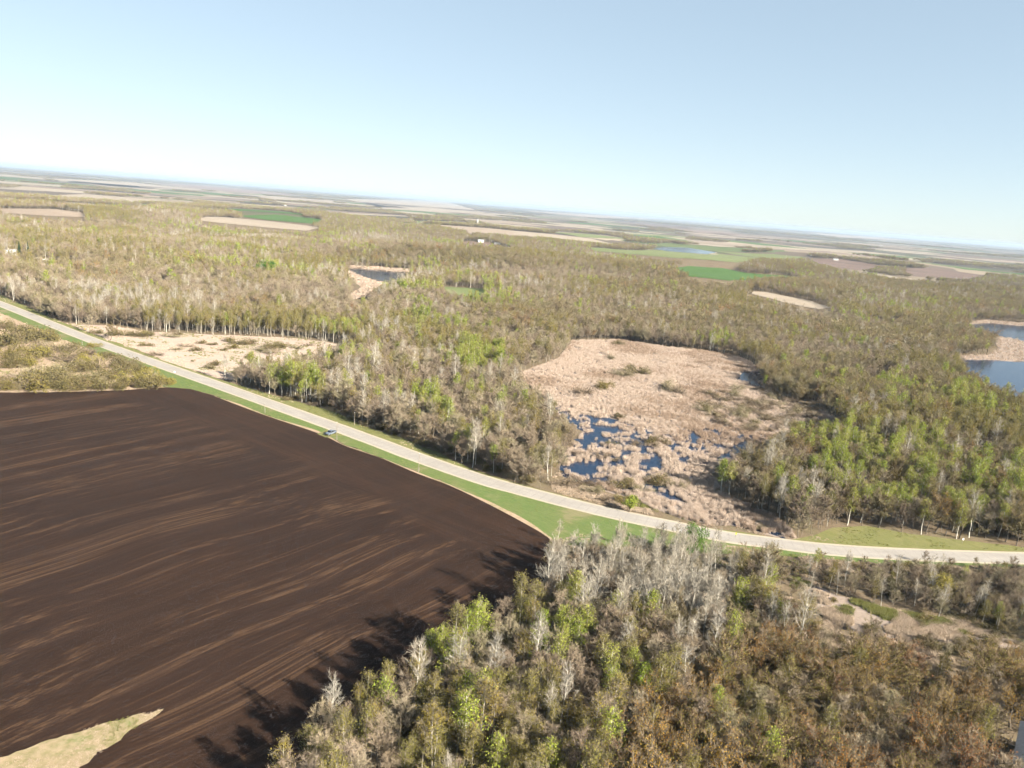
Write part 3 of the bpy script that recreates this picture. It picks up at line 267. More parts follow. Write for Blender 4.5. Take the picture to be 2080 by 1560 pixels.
leafy('needle', [(0, (.025, .05, .022)), (1, (.035, .06, .03))], .1)
leafy('reed', [(0, (0.472, 0.368, 0.290)), (.5, (0.595, 0.475, 0.389)), (1, (0.675, 0.556, 0.466))], .25)
leafy('reed_brown', [(0, (0.332, 0.242, 0.176)), (1, (0.443, 0.333, 0.251))], .25)
leafy('straw', [(0, (0.414, 0.314, 0.219)), (.5, (0.504, 0.402, 0.305)), (1, (0.558, 0.454, 0.363))], .2)
leafy('sedge', [(0, (0.176, 0.200, 0.064)), (1, (0.240, 0.232, 0.088))], .3)
simple('bark_grey', (.33, .305, .25), .85); simple('bark_white', (.56, .53, .46), .8); simple('bark_brown', (.18, .15, .115), .9); simple('bark_oak', (.14, .118, .092), .9); simple('bark_dark', (.10, .085, .07), .9)
simple('pole_wood', (.20, .175, .14), .85); simple('white_paint', (.75, .74, .71), .5, vary=.05); simple('grey_shingle', (.30, .29, .285), .85, vary=.12, scale=2)
simple('tan_siding', (.55, .47, .37), .7, vary=.06); simple('barn_white', (.42, .415, .40), .6, vary=.06); simple('metal_roof', (.36, .37, .38), .35, .5, .3, .06)
simple('silver_paint', (.17, .21, .27), .25, .5, .35, .03); simple('dark_glass', (.012, .014, .018), .06, .5, vary=.02); simple('rubber', (.02, .02, .02), .8); simple('chrome', (.6, .6, .6), .2, .5, .9, .03)
simple('yellow_paint', (.65, .50, .04), .5, vary=.05); simple('lamp_red', (.4, .02, .02), .3); simple('galvanised', (.45, .46, .46), .4, .5, .7, .1)
simple('dark_box', (.03, .03, .03), .7)

# ------------------------------------------------------------------ mesh helpers
class Geo:
    def __init__(s): s.v = []; s.f = []; s.m = []; s.n = 0
    def add(s, v, f, mi=0):
        v = np.asarray(v, float).reshape(-1, 3); s.v.append(v); s.f += [tuple(int(i) + s.n for i in q) for q in f]; s.m += [mi] * len(f); s.n += len(v)
    def box(s, c, d, rz=0, mi=0):
        cx, cy, cz = c; dx, dy, dz = (q / 2 for q in d); k = []
        for sx, sy, sz in ((-1, -1, -1), (1, -1, -1), (1, 1, -1), (-1, 1, -1), (-1, -1, 1), (1, -1, 1), (1, 1, 1), (-1, 1, 1)):
            x, y = sx * dx, sy * dy; k.append((cx + x * math.cos(rz) - y * math.sin(rz), cy + x * math.sin(rz) + y * math.cos(rz), cz + sz * dz))
        s.add(k, [(0, 3, 2, 1), (4, 5, 6, 7), (0, 1, 5, 4), (1, 2, 6, 5), (2, 3, 7, 6), (3, 0, 4, 7)], mi)
    def tube(s, pts, rad, n=5, mi=0, cap=True):
        pts = np.asarray(pts, float); k = len(pts); V = []
        for i in range(k):
            d = pts[min(i + 1, k - 1)] - pts[max(i - 1, 0)]; d = d / (np.linalg.norm(d) + 1e-9)
            a = np.cross(d, (0, 0, 1) if abs(d[2]) < .9 else (1, 0, 0)); a /= np.linalg.norm(a); b_ = np.cross(d, a)
            for j in range(n):
                q = 2 * PI * j / n; V.append(pts[i] + rad[i] * (a * math.cos(q) + b_ * math.sin(q)))
        F = [(i * n + j, i * n + (j + 1) % n, (i + 1) * n + (j + 1) % n, (i + 1) * n + j) for i in range(k - 1) for j in range(n)]
        if cap: F.append(tuple((k - 1) * n + j for j in range(n)))
        s.add(V, F, mi)
    def spikes(s, P0, D, Wd, r, mi=0):
        P0 = np.asarray(P0, float); D = np.asarray(D, float); n = len(P0)
        if n == 0: return
        a = np.cross(D, r.normal(size=(n, 3))); a /= (np.linalg.norm(a, axis=1, keepdims=True) + 1e-9); a *= np.asarray(Wd).reshape(-1, 1) / 2
        V = np.empty((n, 3, 3)); V[:, 0] = P0 - a; V[:, 1] = P0 + a; V[:, 2] = P0 + D
        i = np.arange(n) * 3; s.add(V.reshape(-1, 3), np.stack([i, i + 1, i + 2], 1), mi)
    def leaves(s, P, size, r, mi=0, flat=0):
        P = np.asarray(P, float); n = len(P)
        if n == 0: return
        a = r.normal(size=(n, 3)); a /= np.linalg.norm(a, axis=1, keepdims=True); b_ = np.cross(a, r.normal(size=(n, 3))); b_ /= np.linalg.norm(b_, axis=1, keepdims=True)
        z = (np.asarray(size) * r.uniform(.6, 1.4, n)).reshape(-1, 1) / 2
        V = np.empty((n, 4, 3)); V[:, 0] = P - a * z; V[:, 1] = P + b_ * z * .8; V[:, 2] = P + a * z; V[:, 3] = P - b_ * z * .8
        i = np.arange(n) * 4; s.add(V.reshape(-1, 3), np.stack([i, i + 1, i + 2, i + 3], 1), mi)
    def mesh(s, name, mats):
        me = bpy.data.meshes.new(name)
        if s.v: me.from_pydata(np.concatenate(s.v).tolist(), [], s.f)
        for k in mats: me.materials.append(M[k])
        if s.m and max(s.m) > 0: me.polygons.foreach_set('material_index', s.m)
        me.update(); return me
def link(name, me, parent=None, loc=(0, 0, 0), rz=0, sc=None):
    o = bpy.data.objects.new(name, me); C.objects.link(o); o.location = loc
    if rz: o.rotation_euler = (0, 0, rz)
    if sc: o.scale = sc
    o.parent = parent; return o
def tag(o, label=None, cat=None, group=None, kind=None):
    for k, v in (('label', label), ('category', cat), ('group', group), ('kind', kind)):
        if v: o[k] = v
    return o
def sheet(name, poly, mname, off=.01, kind='structure', maxlen=None, label=None, cat=None, holes=None):
    """a patch of land draped over the terrain"""
    bm = bmesh.new(); vs = [bm.verts.new((x, y, 0)) for x, y in poly]
    for i in range(len(vs)): bm.edges.new((vs[i], vs[(i + 1) % len(vs)]))
    bmesh.ops.triangle_fill(bm, edges=bm.edges[:], use_beauty=True, use_dissolve=False, normal=(0, 0, 1))
    if maxlen:
        for _ in range(7):
            e = [e for e in bm.edges if e.calc_length() > maxlen]
            if not e: break
            bmesh.ops.subdivide_edges(bm, edges=e, cuts=1); bmesh.ops.triangulate(bm, faces=bm.faces[:])
    if bm.verts:
        a = np.array([v.co[:2] for v in bm.verts]); z = hgt(a[:, 0], a[:, 1]) + off
        for v, q in zip(bm.verts, z): v.co.z = float(q)
    bmesh.ops.recalc_face_normals(bm, faces=bm.faces[:])
    for f in bm.faces:
        if f.normal.z < 0: f.normal_flip()
    me = bpy.data.meshes.new(name); bm.to_mesh(me); bm.free(); me.materials.append(M[mname])
    return tag(link(name, me), label, cat, None, kind)
def ragged(poly, step=4, amp=.8, seed=1):
    r = np.random.default_rng(seed); out = []
    for i in range(len(poly)):
        a = np.array(poly[i]); b_ = np.array(poly[(i + 1) % len(poly)]); L = np.linalg.norm(b_ - a); k = max(1, int(L / step)); nn = np.array([-(b_ - a)[1], (b_ - a)[0]]) / (L + 1e-9)
        for j in range(k):
            q = a + (b_ - a) * j / k + (nn * r.normal(0, amp) if (j or amp > 1) else 0); out.append((float(q[0]), float(q[1])))
    return out
def smooth_line(pts, step=3):
    p = [np.array(q) for q in pts]; p = [2 * p[0] - p[1]] + p + [2 * p[-1] - p[-2]]; out = []
    for i in range(1, len(p) - 2):
        k = max(2, int(np.linalg.norm(p[i + 1] - p[i]) / step))
        for j in range(k):
            t_ = j / k; out.append(.5 * (2 * p[i] + (p[i + 1] - p[i - 1]) * t_ + (2 * p[i - 1] - 5 * p[i] + 4 * p[i + 1] - p[i + 2]) * t_ ** 2 + (3 * p[i] - p[i - 1] - 3 * p[i + 1] + p[i + 2]) * t_ ** 3))
    out.append(p[-2]); return np.array(out)

# ------------------------------------------------------------------ ground, road, fields, water
ang = np.concatenate([np.arange(-60, 60, .5), np.arange(60, 300, 6)]); ang = np.radians(90 - ang)
rad = [0.0, 30]
while rad[-1] < 46000: rad.append(rad[-1] * (1.05 if rad[-1] < 600 else 1.016 if rad[-1] < 4500 else 1.06))
rad = np.array(rad[1:]); na, nr = len(ang), len(rad)
X = np.outer(rad, np.cos(ang)); Y = np.outer(rad, np.sin(ang)); Z = hgt(X, Y)
gv = np.stack([X, Y, Z], -1).reshape(-1, 3).tolist() + [[0, 0, 0]]
gf = [(i * na + j, i * na + (j + 1) % na, (i + 1) * na + (j + 1) % na, (i + 1) * na + j) for i in range(nr - 1) for j in range(na)]
gf += [(nr * na, (j + 1) % na, j) for j in range(na)]
me = bpy.data.meshes.new('ground'); me.from_pydata(gv, [], gf); me.materials.append(M['ground']); me.update()
bm = bmesh.new(); bm.from_mesh(me); bmesh.ops.recalc_face_normals(bm, faces=bm.faces[:])
if sum(f.normal.z for f in bm.faces) < 0: bmesh.ops.reverse_faces(bm, faces=bm.faces[:])
bm.to_mesh(me); bm.free()
tag(link('ground', me), kind='structure')

FIELD = FIELD_EDGE + WOOD_EDGE + [(-110, 20), (-420, 20), (-700, 250)]
sheet('ploughed_field', ragged(FIELD, 3, .35, 4), 'ploughed_soil', .012)
rd = smooth_line(ROAD)
tg = np.gradient(rd, axis=0); tg /= np.linalg.norm(tg, axis=1, keepdims=True); nm = np.stack([-tg[:, 1], tg[:, 0]], 1)
ss = np.concatenate([[0], np.cumsum(np.linalg.norm(np.diff(rd, axis=0), axis=1))])
def strip(name, a, b_, z, mname, wob=0):
    k = len(rd); wa = a + wob * (fnoise(ss, ss * 0, 9) - .5); wb = b_ + wob * (fnoise(ss, ss * 0 + 50, 9) - .5)
    A = rd + nm * np.reshape(wa, (-1, 1)); B = rd + nm * np.reshape(wb, (-1, 1))
    v = [(*A[i], z + float(hgt(*A[i]))) for i in range(k)] + [(*B[i], z + float(hgt(*B[i]))) for i in range(k)]
    me = bpy.data.meshes.new(name); me.from_pydata(v, [], [(i, i + 1, k + i + 1, k + i) for i in range(k - 1)]); me.materials.append(M[mname])
    u = me.uv_layers.new(name='UVMap'); 
    for l in me.loops:
        i = l.vertex_index; u.data[l.index].uv = (float(wa[i] if i < k else wb[i - k]), float(ss[i % k]))
    me.update()
    for p_ in me.polygons:
        if p_.normal.z < 0: me.flip_normals(); break
    return tag(link(name, me), kind='structure')
sheet('verge', ragged(VERGE_S, 3, .55, 5), 'verge_grass', .008)
sheet('verge', ragged(VERGE_N, 5, .3, 6), 'straw_verge', .010)
strip('road_shoulder', -4.9, 4.9, .022, 'gravel', .5)
strip('road', -3.75, 3.75, .03, 'asphalt')
sheet('meadow', ragged(MEADOW, 6, .8, 8), 'dry_grass', .014)
sheet('scrubland', ragged(SCRUB, 6, .8, 9), 'scrub_grass', .006)
sheet('grass_strip', ragged(GRASS_STRIP, 1.2, .4, 10), 'strip_grass', .03)
sheet('marsh', ragged(MARSH, 5, 1.1, 11), 'marsh_floor', .006)
for i, q in enumerate(WETS): sheet('marsh_water', ragged(q, 3, 1.2, 20 + i), 'water', .012)
sheet('fen', ragged(OPEN_SE, 3, 1.0, 31), 'marsh_floor', .006)
sheet('glade', ragged(GLADE, 3, 1.0, 32), 'scrub_grass', .006)
sheet('pond_shore', ragged(POND_SHORE, 8, 2, 33), 'reed_shore', .15, maxlen=30)
sheet('pond_shore', ragged(POND_FLAT, 8, 2, 43), 'reed_shore', .15, maxlen=30)
sheet('lake_shore', ragged(LAKE_SPIT, 8, 1.5, 44), 'marsh_floor', .15, maxlen=30)
sheet('pond', ragged(POND, 8, 1.5, 34), 'water', .30, maxlen=40)
sheet('lake_shore', ragged(LAKE_SHORE, 8, 1.5, 35), 'reed_shore', .15, maxlen=30)
sheet('lake', ragged(LAKE_A, 8, 1.2, 36), 'water', .30, maxlen=40)
sheet('lake', ragged(LAKE_B, 8, 1.2, 37), 'water', .30, maxlen=40)
for k, (kind, q) in FIELDS.items():
    sheet('field', ragged(q, 25, 3, 40), dict(green='field_green', pale='field_pale', tan='field_tan', tan2='field_tan2', soil='field_soil', soil2='field_soil2')[kind], .6 if k != 'green4' else .35, maxlen=45 if math.hypot(*q[0]) < 4000 else 300)
sheet('lake', ragged(FAR_LAKE, 20, 3, 41), 'water', 1.0, maxlen=60)
a, b_ = (np.array(SPOT[k]) for k in ('drive0', 'drive1')); dd = (b_ - a) / np.linalg.norm(b_ - a); nn = np.array([-dd[1], dd[0]]) * 3
sheet('driveway', [tuple(a - nn), tuple(b_ - nn), tuple(b_ + nn), tuple(a + nn)], 'gravel', .35, maxlen=12)
# weedy margin of the field and the gravel field approach where the truck stands
fe = smooth_line(FIELD_EDGE[8:], 4)
t2 = np.gradient(fe, axis=0); t2 /= np.linalg.norm(t2, axis=1, keepdims=True); n2_ = np.stack([-t2[:, 1], t2[:, 0]], 1)
wd = -.9 + 2.8 * fnoise(np.arange(len(fe)) * 4, np.zeros(len(fe)), 22)
sheet('field_margin', [tuple(q) for q in fe - n2_ * .6] + [tuple(q) for q in (fe + n2_ * wd[:, None])[::-1]], 'scrub_grass', .016)
tx, ty = SPOT['truck']
i0 = int(np.argmin(np.hypot(rd[:, 0] - tx - 4, rd[:, 1] - ty - 5)))
q = rd[i0]; e = nm[i0] * (-1 if np.dot(nm[i0], np.array((tx, ty)) - q) < 0 else 1); al = tg[i0]
sheet('field_approach', [tuple(q + e * 4 - al * 6.5), tuple(q + e * 9 - al * 3.6), tuple(q + e * 12.5 - al * 3.0), tuple(q + e * 12.8 + al * 3.2), tuple(q + e * 9 + al * 3.6), tuple(q + e * 4 + al * 7)], 'straw_verge', .018)

# ------------------------------------------------------------------ plants
def unit(v): return v / (np.linalg.norm(v, axis=-1, keepdims=True) + 1e-9)
def make_tree(kind, lod, seed):
    """trunk and crown geometry: kinds are bare_aspen, lime_aspen, budding_aspen, bare_tree, oak"""
    r = np.random.default_rng(seed * 31 + lod); T = Geo(); K = Geo()
    slim = kind in ('bare_aspen', 'lime_aspen', 'budding_aspen')
    h = dict(bare_aspen=14, lime_aspen=13.2, budding_aspen=12, bare_tree=10.8, oak=10.2, elm=9.8)[kind] * r.uniform(.9, 1.1)
    r0 = dict(bare_aspen=.15, lime_aspen=.15, budding_aspen=.13, bare_tree=.13, oak=.22, elm=.2)[kind]
    qm = (1, .42, .12)[lod]; wm = (1, 1.6, 3.1)[lod]
    lean = r.normal(0, .035 if slim else .05, 2); k = (9, 5, 3)[lod]
    zz = np.linspace(0, 1, k); wig = np.cumsum(r.normal(0, .008 * h, (k, 2)), 0) * (zz[:, None] > .1)
    top = h if slim else h * (.9 if kind == 'bare_tree' else .55)
    trunk = np.stack([lean[0] * h * zz + wig[:, 0], lean[1] * h * zz + wig[:, 1], zz * top], 1)
    T.tube(trunk, r0 * (1 - zz * .88) + .012, (6, 4, 3)[lod])
    tp = lambda t_: np.array([np.interp(t_, zz, trunk[:, c]) for c in range(3)])
    segs = []
    if kind in ('oak', 'elm'):
        nb = 11; t0 = np.sort(r.uniform(.4, 1, nb))
    else:
        nb = dict(bare_aspen=26, lime_aspen=22, budding_aspen=22, bare_tree=24)[kind]; t0 = np.sort(r.uniform((.34 if slim else .24), .98, nb))
    for i in range(nb):
        az = i * 2.4 + r.uniform(-.5, .5); p0 = tp(t0[i])
        if kind in ('oak', 'elm'):
            L = h * r.uniform(.36, .52); el = r.uniform(.25, 1.25)
        else:
            q = (t0[i] - t0[0]) / (1 - t0[0] + 1e-6)
            L = h * ((.165 if slim else .27) * (1 - q) ** .8 + .07) * r.uniform(.75, 1.25); el = (r.uniform(.65, 1.1) if slim else r.uniform(.4, 1.0)) + .15 * q
        d = np.array([math.cos(az) * math.cos(el), math.sin(az) * math.cos(el), math.sin(el)])
        p1 = p0 + d * L * .55; d2 = unit(d + np.array([0, 0, .35]) + r.normal(0, .15, 3)); p2 = p1 + d2 * L * .5
        if lod < 2: (T if lod == 0 else K).tube([p0, p1, p2], [r0 * .26 * (1 - .5 * t0[i]) * (1 if slim else 1.3), r0 * .15, .012], 3, 0, False)
        segs += [(p0 + (p1 - p0) * .35, p1), (p1, p2)]
        for j in range(5 if kind in ('oak', 'elm') else 4):
            u = r.uniform(.25, 1); b0 = p0 + (p1 - p0) * u * 2 if u < .5 else p1 + (p2 - p1) * (u * 2 - 1)
            dd_ = unit(d + r.normal(0, .55, 3) + np.array([0, 0, .3])); l2 = L * r.uniform(.28, .5); b1 = b0 + dd_ * l2
            if lod == 0: K.tube([b0, b1], [.03, .01], 3, 0, False)
            segs.append((b0, b1)); segs.append((b0 + (b1 - b0) * .4, b1 + dd_ * .2))
    A = np.array([s_[0] for s_ in segs]); B = np.array([s_[1] for s_ in segs]); Ls = np.linalg.norm(B - A, axis=1)
    nt_ = int(dict(bare_aspen=1500, lime_aspen=800, budding_aspen=900, bare_tree=2800, oak=2500, elm=2500)[kind] * qm)
    pick = r.choice(len(segs), nt_, p=Ls / Ls.sum()); u = r.uniform(.1, 1.0, (nt_, 1)); P0 = A[pick] + (B - A)[pick] * u
    D = unit(unit((B - A)[pick]) + r.normal(0, .6, (nt_, 3)) + np.array([0, 0, .25])) * (r.uniform(.45, 1.25, (nt_, 1)) * (1, 1.1, 1.4)[lod])
    K.spikes(P0, D, r.uniform(.03, .065, nt_) * wm * (.9 if slim else 1.05), r, 0)
    nl = int(dict(bare_aspen=60, lime_aspen=1450, budding_aspen=1200, bare_tree=600, oak=2200, elm=2200)[kind] * qm)
    pick = r.choice(len(segs), nl, p=Ls / Ls.sum()); u = r.uniform(.2, 1.1, (nl, 1)); P1 = A[pick] + (B - A)[pick] * u + r.normal(0, .38, (nl, 3))
    K.leaves(P1, dict(bare_aspen=.12, lime_aspen=.25, budding_aspen=.2, bare_tree=.13, oak=.155, elm=.155)[kind] * (1, 1.5, 2.7)[lod], r, 1)
    return T, K
TREE_MATS = dict(bare_aspen=('bark_white', 'twig_pale', 'leaf_olive'), lime_aspen=('bark_white', 'twig_olive', 'leaf_lime'), budding_aspen=('bark_grey', 'twig_olive', 'leaf_olive'),
                 bare_tree=('bark_brown', 'twig_brown', 'bud_brown'), oak=('bark_oak', 'twig_oak', 'leaf_oak'), elm=('bark_oak', 'twig_elm', 'leaf_elm'))
KINDS = list(TREE_MATS); VAR = 5
stock = bpy.data.collections.new('plant_stock')          # shapes that the mass plantings draw from
def merged(name, T, K, mats):
    G = Geo(); G.v = T.v + K.v; G.f = T.f + [tuple(i + T.n for i in q) for q in K.f]; G.m = T.m + [q + 1 for q in K.m]; G.n = T.n + K.n
    return G.mesh(name, mats), G
KINDS = list(TREE_MATS)
parts = {}; merged_me = {}; lowgeo = {}
for ki, kd in enumerate(KINDS):
    for lod in range(3):
        for v in range(VAR):
            T, K = make_tree(kd, lod, ki * 100 + v + 1)
            if lod == 0: parts[kd, v] = (T.mesh('trunk', TREE_MATS[kd][:1]), K.mesh('crown', TREE_MATS[kd][1:]))
            merged_me[kd, lod, v], g_ = merged('tree_shape', T, K, TREE_MATS[kd])
            if lod == 2: lowgeo[kd, v] = g_
def mass(name, shapes, pts, idx, rz, sc, label=None, cat=None, kind='stuff'):
    """one object that plants shapes[idx] on every point"""
    col = bpy.data.collections.new(name + '_shapes'); stock.children.link(col)
    for i, me in enumerate(shapes):
        col.objects.link(bpy.data.objects.new('%s_%03d' % (name, i), me))
    me = bpy.data.meshes.new(name); me.vertices.add(len(pts)); me.vertices.foreach_set('co', np.asarray(pts, np.float32).ravel())
    a = me.attributes.new('pick', 'INT', 'POINT'); a.data.foreach_set('value', np.asarray(idx, np.int32))
    a = me.attributes.new('turn', 'FLOAT_VECTOR', 'POINT'); rr = np.zeros((len(pts), 3), np.float32); rr[:, 2] = rz; a.data.foreach_set('vector', rr.ravel())
    a = me.attributes.new('size', 'FLOAT_VECTOR', 'POINT'); sc = np.asarray(sc, np.float32); sc = np.repeat(sc[:, None], 3, 1) if sc.ndim == 1 else sc; a.data.foreach_set('vector', sc.ravel())
    o = link(name, me)
    ng = bpy.data.node_groups.new(name, 'GeometryNodeTree')
    ng.interface.new_socket('Geometry', in_out='INPUT', socket_type='NodeSocketGeometry'); ng.interface.new_socket('Geometry', in_out='OUTPUT', socket_type='NodeSocketGeometry')
    gi = ng.nodes.new('NodeGroupInput'); go = ng.nodes.new('NodeGroupOutput'); ip = ng.nodes.new('GeometryNodeInstanceOnPoints'); ci = ng.nodes.new('GeometryNodeCollectionInfo')
    ci.inputs['Collection'].default_value = col; ci.inputs['Separate Children'].default_value = True; ci.inputs['Reset Children'].default_value = True
    def att(nm, ty):
        n = ng.nodes.new('GeometryNodeInputNamedAttribute'); n.data_type = ty; n.inputs['Name'].default_value = nm; return n.outputs['Attribute']
    L = ng.links.new
    L(gi.outputs[0], ip.inputs['Points']); L(ci.outputs[0], ip.inputs['Instance']); ip.inputs['Pick Instance'].default_value = True
    L(att('pick', 'INT'), ip.inputs['Instance Index']); e = ng.nodes.new('FunctionNodeEulerToRotation'); L(att('turn', 'FLOAT_VECTOR'), e.inputs[0]); L(e.outputs[0], ip.inputs['Rotation']); L(att('size', 'FLOAT_VECTOR'), ip.inputs['Scale'])
    L(ip.outputs[0], go.inputs[0])
    md = o.modifiers.new('plant', 'NODES'); md.node_group = ng
    return tag(o, label, cat, None, kind)

# where trees may grow
forbid = [FIELD, VERGE_S, VERGE_N, MEADOW, SCRUB, MARSH, POND_SHORE, POND_FLAT, POND_VIEW, LAKE_SHORE, LAKE_SPIT, LAKE_A, LAKE_B, FAR_LAKE] + [q for _, q in FIELDS.values()]
def allowed(x, y):
    ok = np.ones(x.shape, bool)
    for q in forbid:
        a = np.array(q); bb = (x > a[:, 0].min() - 1) & (x < a[:, 0].max() + 1) & (y > a[:, 1].min() - 1) & (y < a[:, 1].max() + 1)
        if bb.any():
            i = np.where(bb)[0]; ok[i[inpoly(x[i], y[i], q)]] = False
    for q in [q for _, q in FIELDS.values()] + [POND_FLAT, POND_VIEW, LAKE_SPIT, LAKE_A, LAKE_B, FAR_LAKE, MARSH]:
        a = np.array(q)
        for s_ in (1.025, 1.05, 1.075, 1.095):
            i = np.where((x * s_ > a[:, 0].min()) & (x * s_ < a[:, 0].max()) & (y * s_ > a[:, 1].min()) & (y * s_ < a[:, 1].max()))[0]
            if len(i): ok[i[inpoly(x[i] * s_, y[i] * s_, q)]] = False
    i = inpoly(x, y, LOW_M); ok &= ~(i & (rng.random(x.shape) > .05))
    for k, R in (('house', 20), ('shed', 16), ('shed2', 9), ('drive0', 12), ('drive1', 12)):
        ok &= np.hypot(x - SPOT[k][0], y - SPOT[k][1]) > R
    # the corner house and its yard
    ok &= ~((np.abs(x - (ROOF[0][0] + 1)) < 8.5) & (np.abs(y - (ROOF[0][1] - 9)) < 10))
    ok &= ~((np.abs(x * 1.06 - (ROOF[0][0] + 1)) < 7) & (np.abs(y * 1.06 - (ROOF[0][1] - 8)) < 9))
    i = inpoly(x, y, OPEN_SE); ok &= ~(i & (rng.random(x.shape) > .10))
    for q, kp in ((LOW_N, .16), (LOW_F, .21)): i = inpoly(x, y, q); ok &= ~(i & (rng.random(x.shape) > kp))
    i = inpoly(x, y, GLADE); ok &= ~(i & (rng.random(x.shape) > .35))
    return ok
def band(d0, d1, s, margin=.10):
    n = int(d1 * 1.6 / s); gx, gy = np.meshgrid(np.arange(-n, n) * s, np.arange(int(d0 * .55 / s), int(d1 / s) + 1) * s)
    x = (gx + rng.uniform(-.48, .48, gx.shape) * s).ravel(); y = (gy + rng.uniform(-.48, .48, gx.shape) * s).ravel(); D = np.hypot(x, y)
    k = (D >= d0) & (D < d1); x, y = x[k], y[k]; z = hgt(x, y)
    u, v, wv_ = project(x, y, z + 13); k = (wv_ > 5) & (u > -margin) & (u < 1 + margin) & (v > -margin * 1.6)
    x, y, z = x[k], y[k], z[k]; k = allowed(x, y); return x[k], y[k], z[k]
def kinds_at(x, y):
    n = len(x); Wt = np.tile(np.array([.015, .013, .06, .56, .34]), (n, 1))
    east = 1 / (1 + np.exp(-(x - 60 - .10 * y) / 60)); Wt[:, 4] *= .25 + 1.6 * east; Wt[:, 3] *= 1.25 - .6 * east
    c = fnoise(x + 900, y, 55); Wt[:, 1] *= 1 + 50 * np.clip(c - .64, 0, 1) / .15; Wt[:, 2] *= 1 + 10 * np.clip(fnoise(x, y + 700, 80) - .56, 0, 1) / .15
    Wt[:, 0] *= 1 + 8 * np.clip(fnoise(x + 300, y + 300, 60) - .6, 0, 1) / .15
    for j in range(5): Wt[:, j] *= np.exp(7 * (fnoise(x + 211 * j, y - 97 * j, 110) - .5))
    done = np.zeros(n, bool)
    for q, wt in ZONES:
        i = inpoly(x, y, q) & ~done; Wt[i] = wt; done |= i
    Wt /= Wt.sum(1, keepdims=True); cum = np.cumsum(Wt, 1); u = rng.random((n, 1)); k = np.minimum((u > cum).sum(1), 4); k = np.where((k == 4) & ~inpoly(x, y, ZONES[9][0]) & ~inpoly(x, y, ZONES[7][0]) & (rng.random(n) < .86), 5, k); return k
XS = []; 
for d0, d1, s, lod in ((80, 300, 3.05, 0), (300, 760, 3.6, 1), (760, 1900, 5.2, 2)):
    x, y, z = band(d0, d1, s); k = kinds_at(x, y)
    keep = rng.random(len(x)) < np.where(inpoly(x, y, ZONES[0][0]), .9, 1) * (1 if lod == 0 else np.clip((fnoise(x + 70, y + 33, 34) - .24) / .08, .3, 1)) * np.where(k >= 4, .36 if lod == 0 else .6 if lod == 1 else .95, np.where(k == 3, .8, .85 if lod else .75)); x, y, z, k = x[keep], y[keep], z[keep], k[keep]
    sc = np.clip(rng.normal(1, .13, len(x)), .62, 1.3) * (1 if lod == 0 else 1.02)
    sc *= .82 + .36 * fnoise(x, y, 28)
    sc *= np.where(k >= 4, 1.18, 1) * np.where(inpoly(x, y, ZONES[0][0]), .92, 1)
    lowz = inpoly(x, y, LOW_N) | inpoly(x, y, LOW_F) | inpoly(x, y, OPEN_SE) | inpoly(x, y, LOW_M); sc *= np.where(lowz, .45, np.where(inpoly(x, y, ZONES[10][0]), .62, 1))
    XS.append(np.stack([x, y, z, k, sc, np.full(len(x), lod), rng.uniform(0, 2 * PI, len(x)), rng.integers(0, VAR, len(x))], 1))
TR = np.concatenate(XS)
# single trees that stand out
WE = np.array(WOOD_EDGE)
def wood_of(x, y):
    j = int(np.argmin(np.hypot(rd[:, 0] - x, rd[:, 1] - y))); side = np.dot(nm[j], np.array((x, y)) - rd[j])
    if side < 0:
        if np.min(np.hypot(WE[:, 0] - x, WE[:, 1] - y)) < 13: return 'at the ploughed field edge'
        if x > 75 and y > 165 + .05 * x: return 'in the roadside brush by the fen'
        if x > 45 and y < 165: return 'in the brown corner wood'
        return 'just below the road bend' if y > 178 else 'inside the near wood'
    if x > 70 and y < 420: return 'across the road by the grassy bank' if y < 290 else 'in the wood right of the marsh'
    if y < 470 - .25 * x and x < 40: return 'in the grove facing the truck' if x < -30 else 'in the grove beside the marsh'
    return 'behind the dry meadow' if x < -40 else 'behind the marsh'
LOOK = dict(bare_aspen='bare white-trunked aspen', lime_aspen='lime-green leafing aspen', budding_aspen='slender olive-budding aspen', bare_tree='bare brown fine-twigged tree', oak='round-crowned rust-brown budding oak', elm='broad olive-brown budding tree')
NAMES = dict(bare_aspen='bare_aspen', lime_aspen='green_aspen', budding_aspen='budding_aspen', bare_tree='bare_tree', oak='budding_oak', elm='budding_elm')
PER_KIND = 245
us, vs_, ws = project(TR[:, 0], TR[:, 1], TR[:, 2] + 8)
infr = (us > .0) & (us < 1) & (vs_ > -.06) & (vs_ < 1)
single = np.zeros(len(TR), bool)
for ki in range(6):
    i = np.where((TR[:, 3] == ki) & infr)[0]; i = i[np.argsort(ws[i] / TR[i, 4])][:PER_KIND]; single[i] = True
def plant(name, trunk_me, crown_me, x, y, z, rz, sc, label, cat='tree', group=None):
    o = bpy.data.objects.new(name, None); C.objects.link(o); o.location = (x, y, z - .05); o.rotation_euler = (0, 0, rz); o.scale = (sc,) * 3; o.empty_display_size = .5
    tag(o, label, cat, group)
    link('trunk', trunk_me, o); link('crown', crown_me, o); return o
for row in TR[single]:
    kd = KINDS[int(row[3])]; wl = wood_of(row[0], row[1]); hi = row[4]
    a, b_ = parts[kd, int(row[7])]
    plant(NAMES[kd], a, b_, row[0], row[1], row[2], row[6], row[4], ('tall ' if hi > 1.1 * (1.18 if kd in ('oak', 'elm') else 1) else 'short ' if hi < .85 * (1.18 if kd in ('oak', 'elm') else 1) else 'middling ') + LOOK[kd] + ' ' + wl, 'tree', NAMES[kd].replace('_', ' ') + 's ' + wl)
STUFF = dict(bare_aspen='pale bare aspens filling the woods further back', lime_aspen='fresh green aspens scattered through the woods further back', budding_aspen='olive budding aspens massed in the woods further back', bare_tree='bare brown woodland stretching into the distance', oak='rust-brown budding oaks scattered through the woods further back', elm='broad olive-brown woodland stretching into the distance')
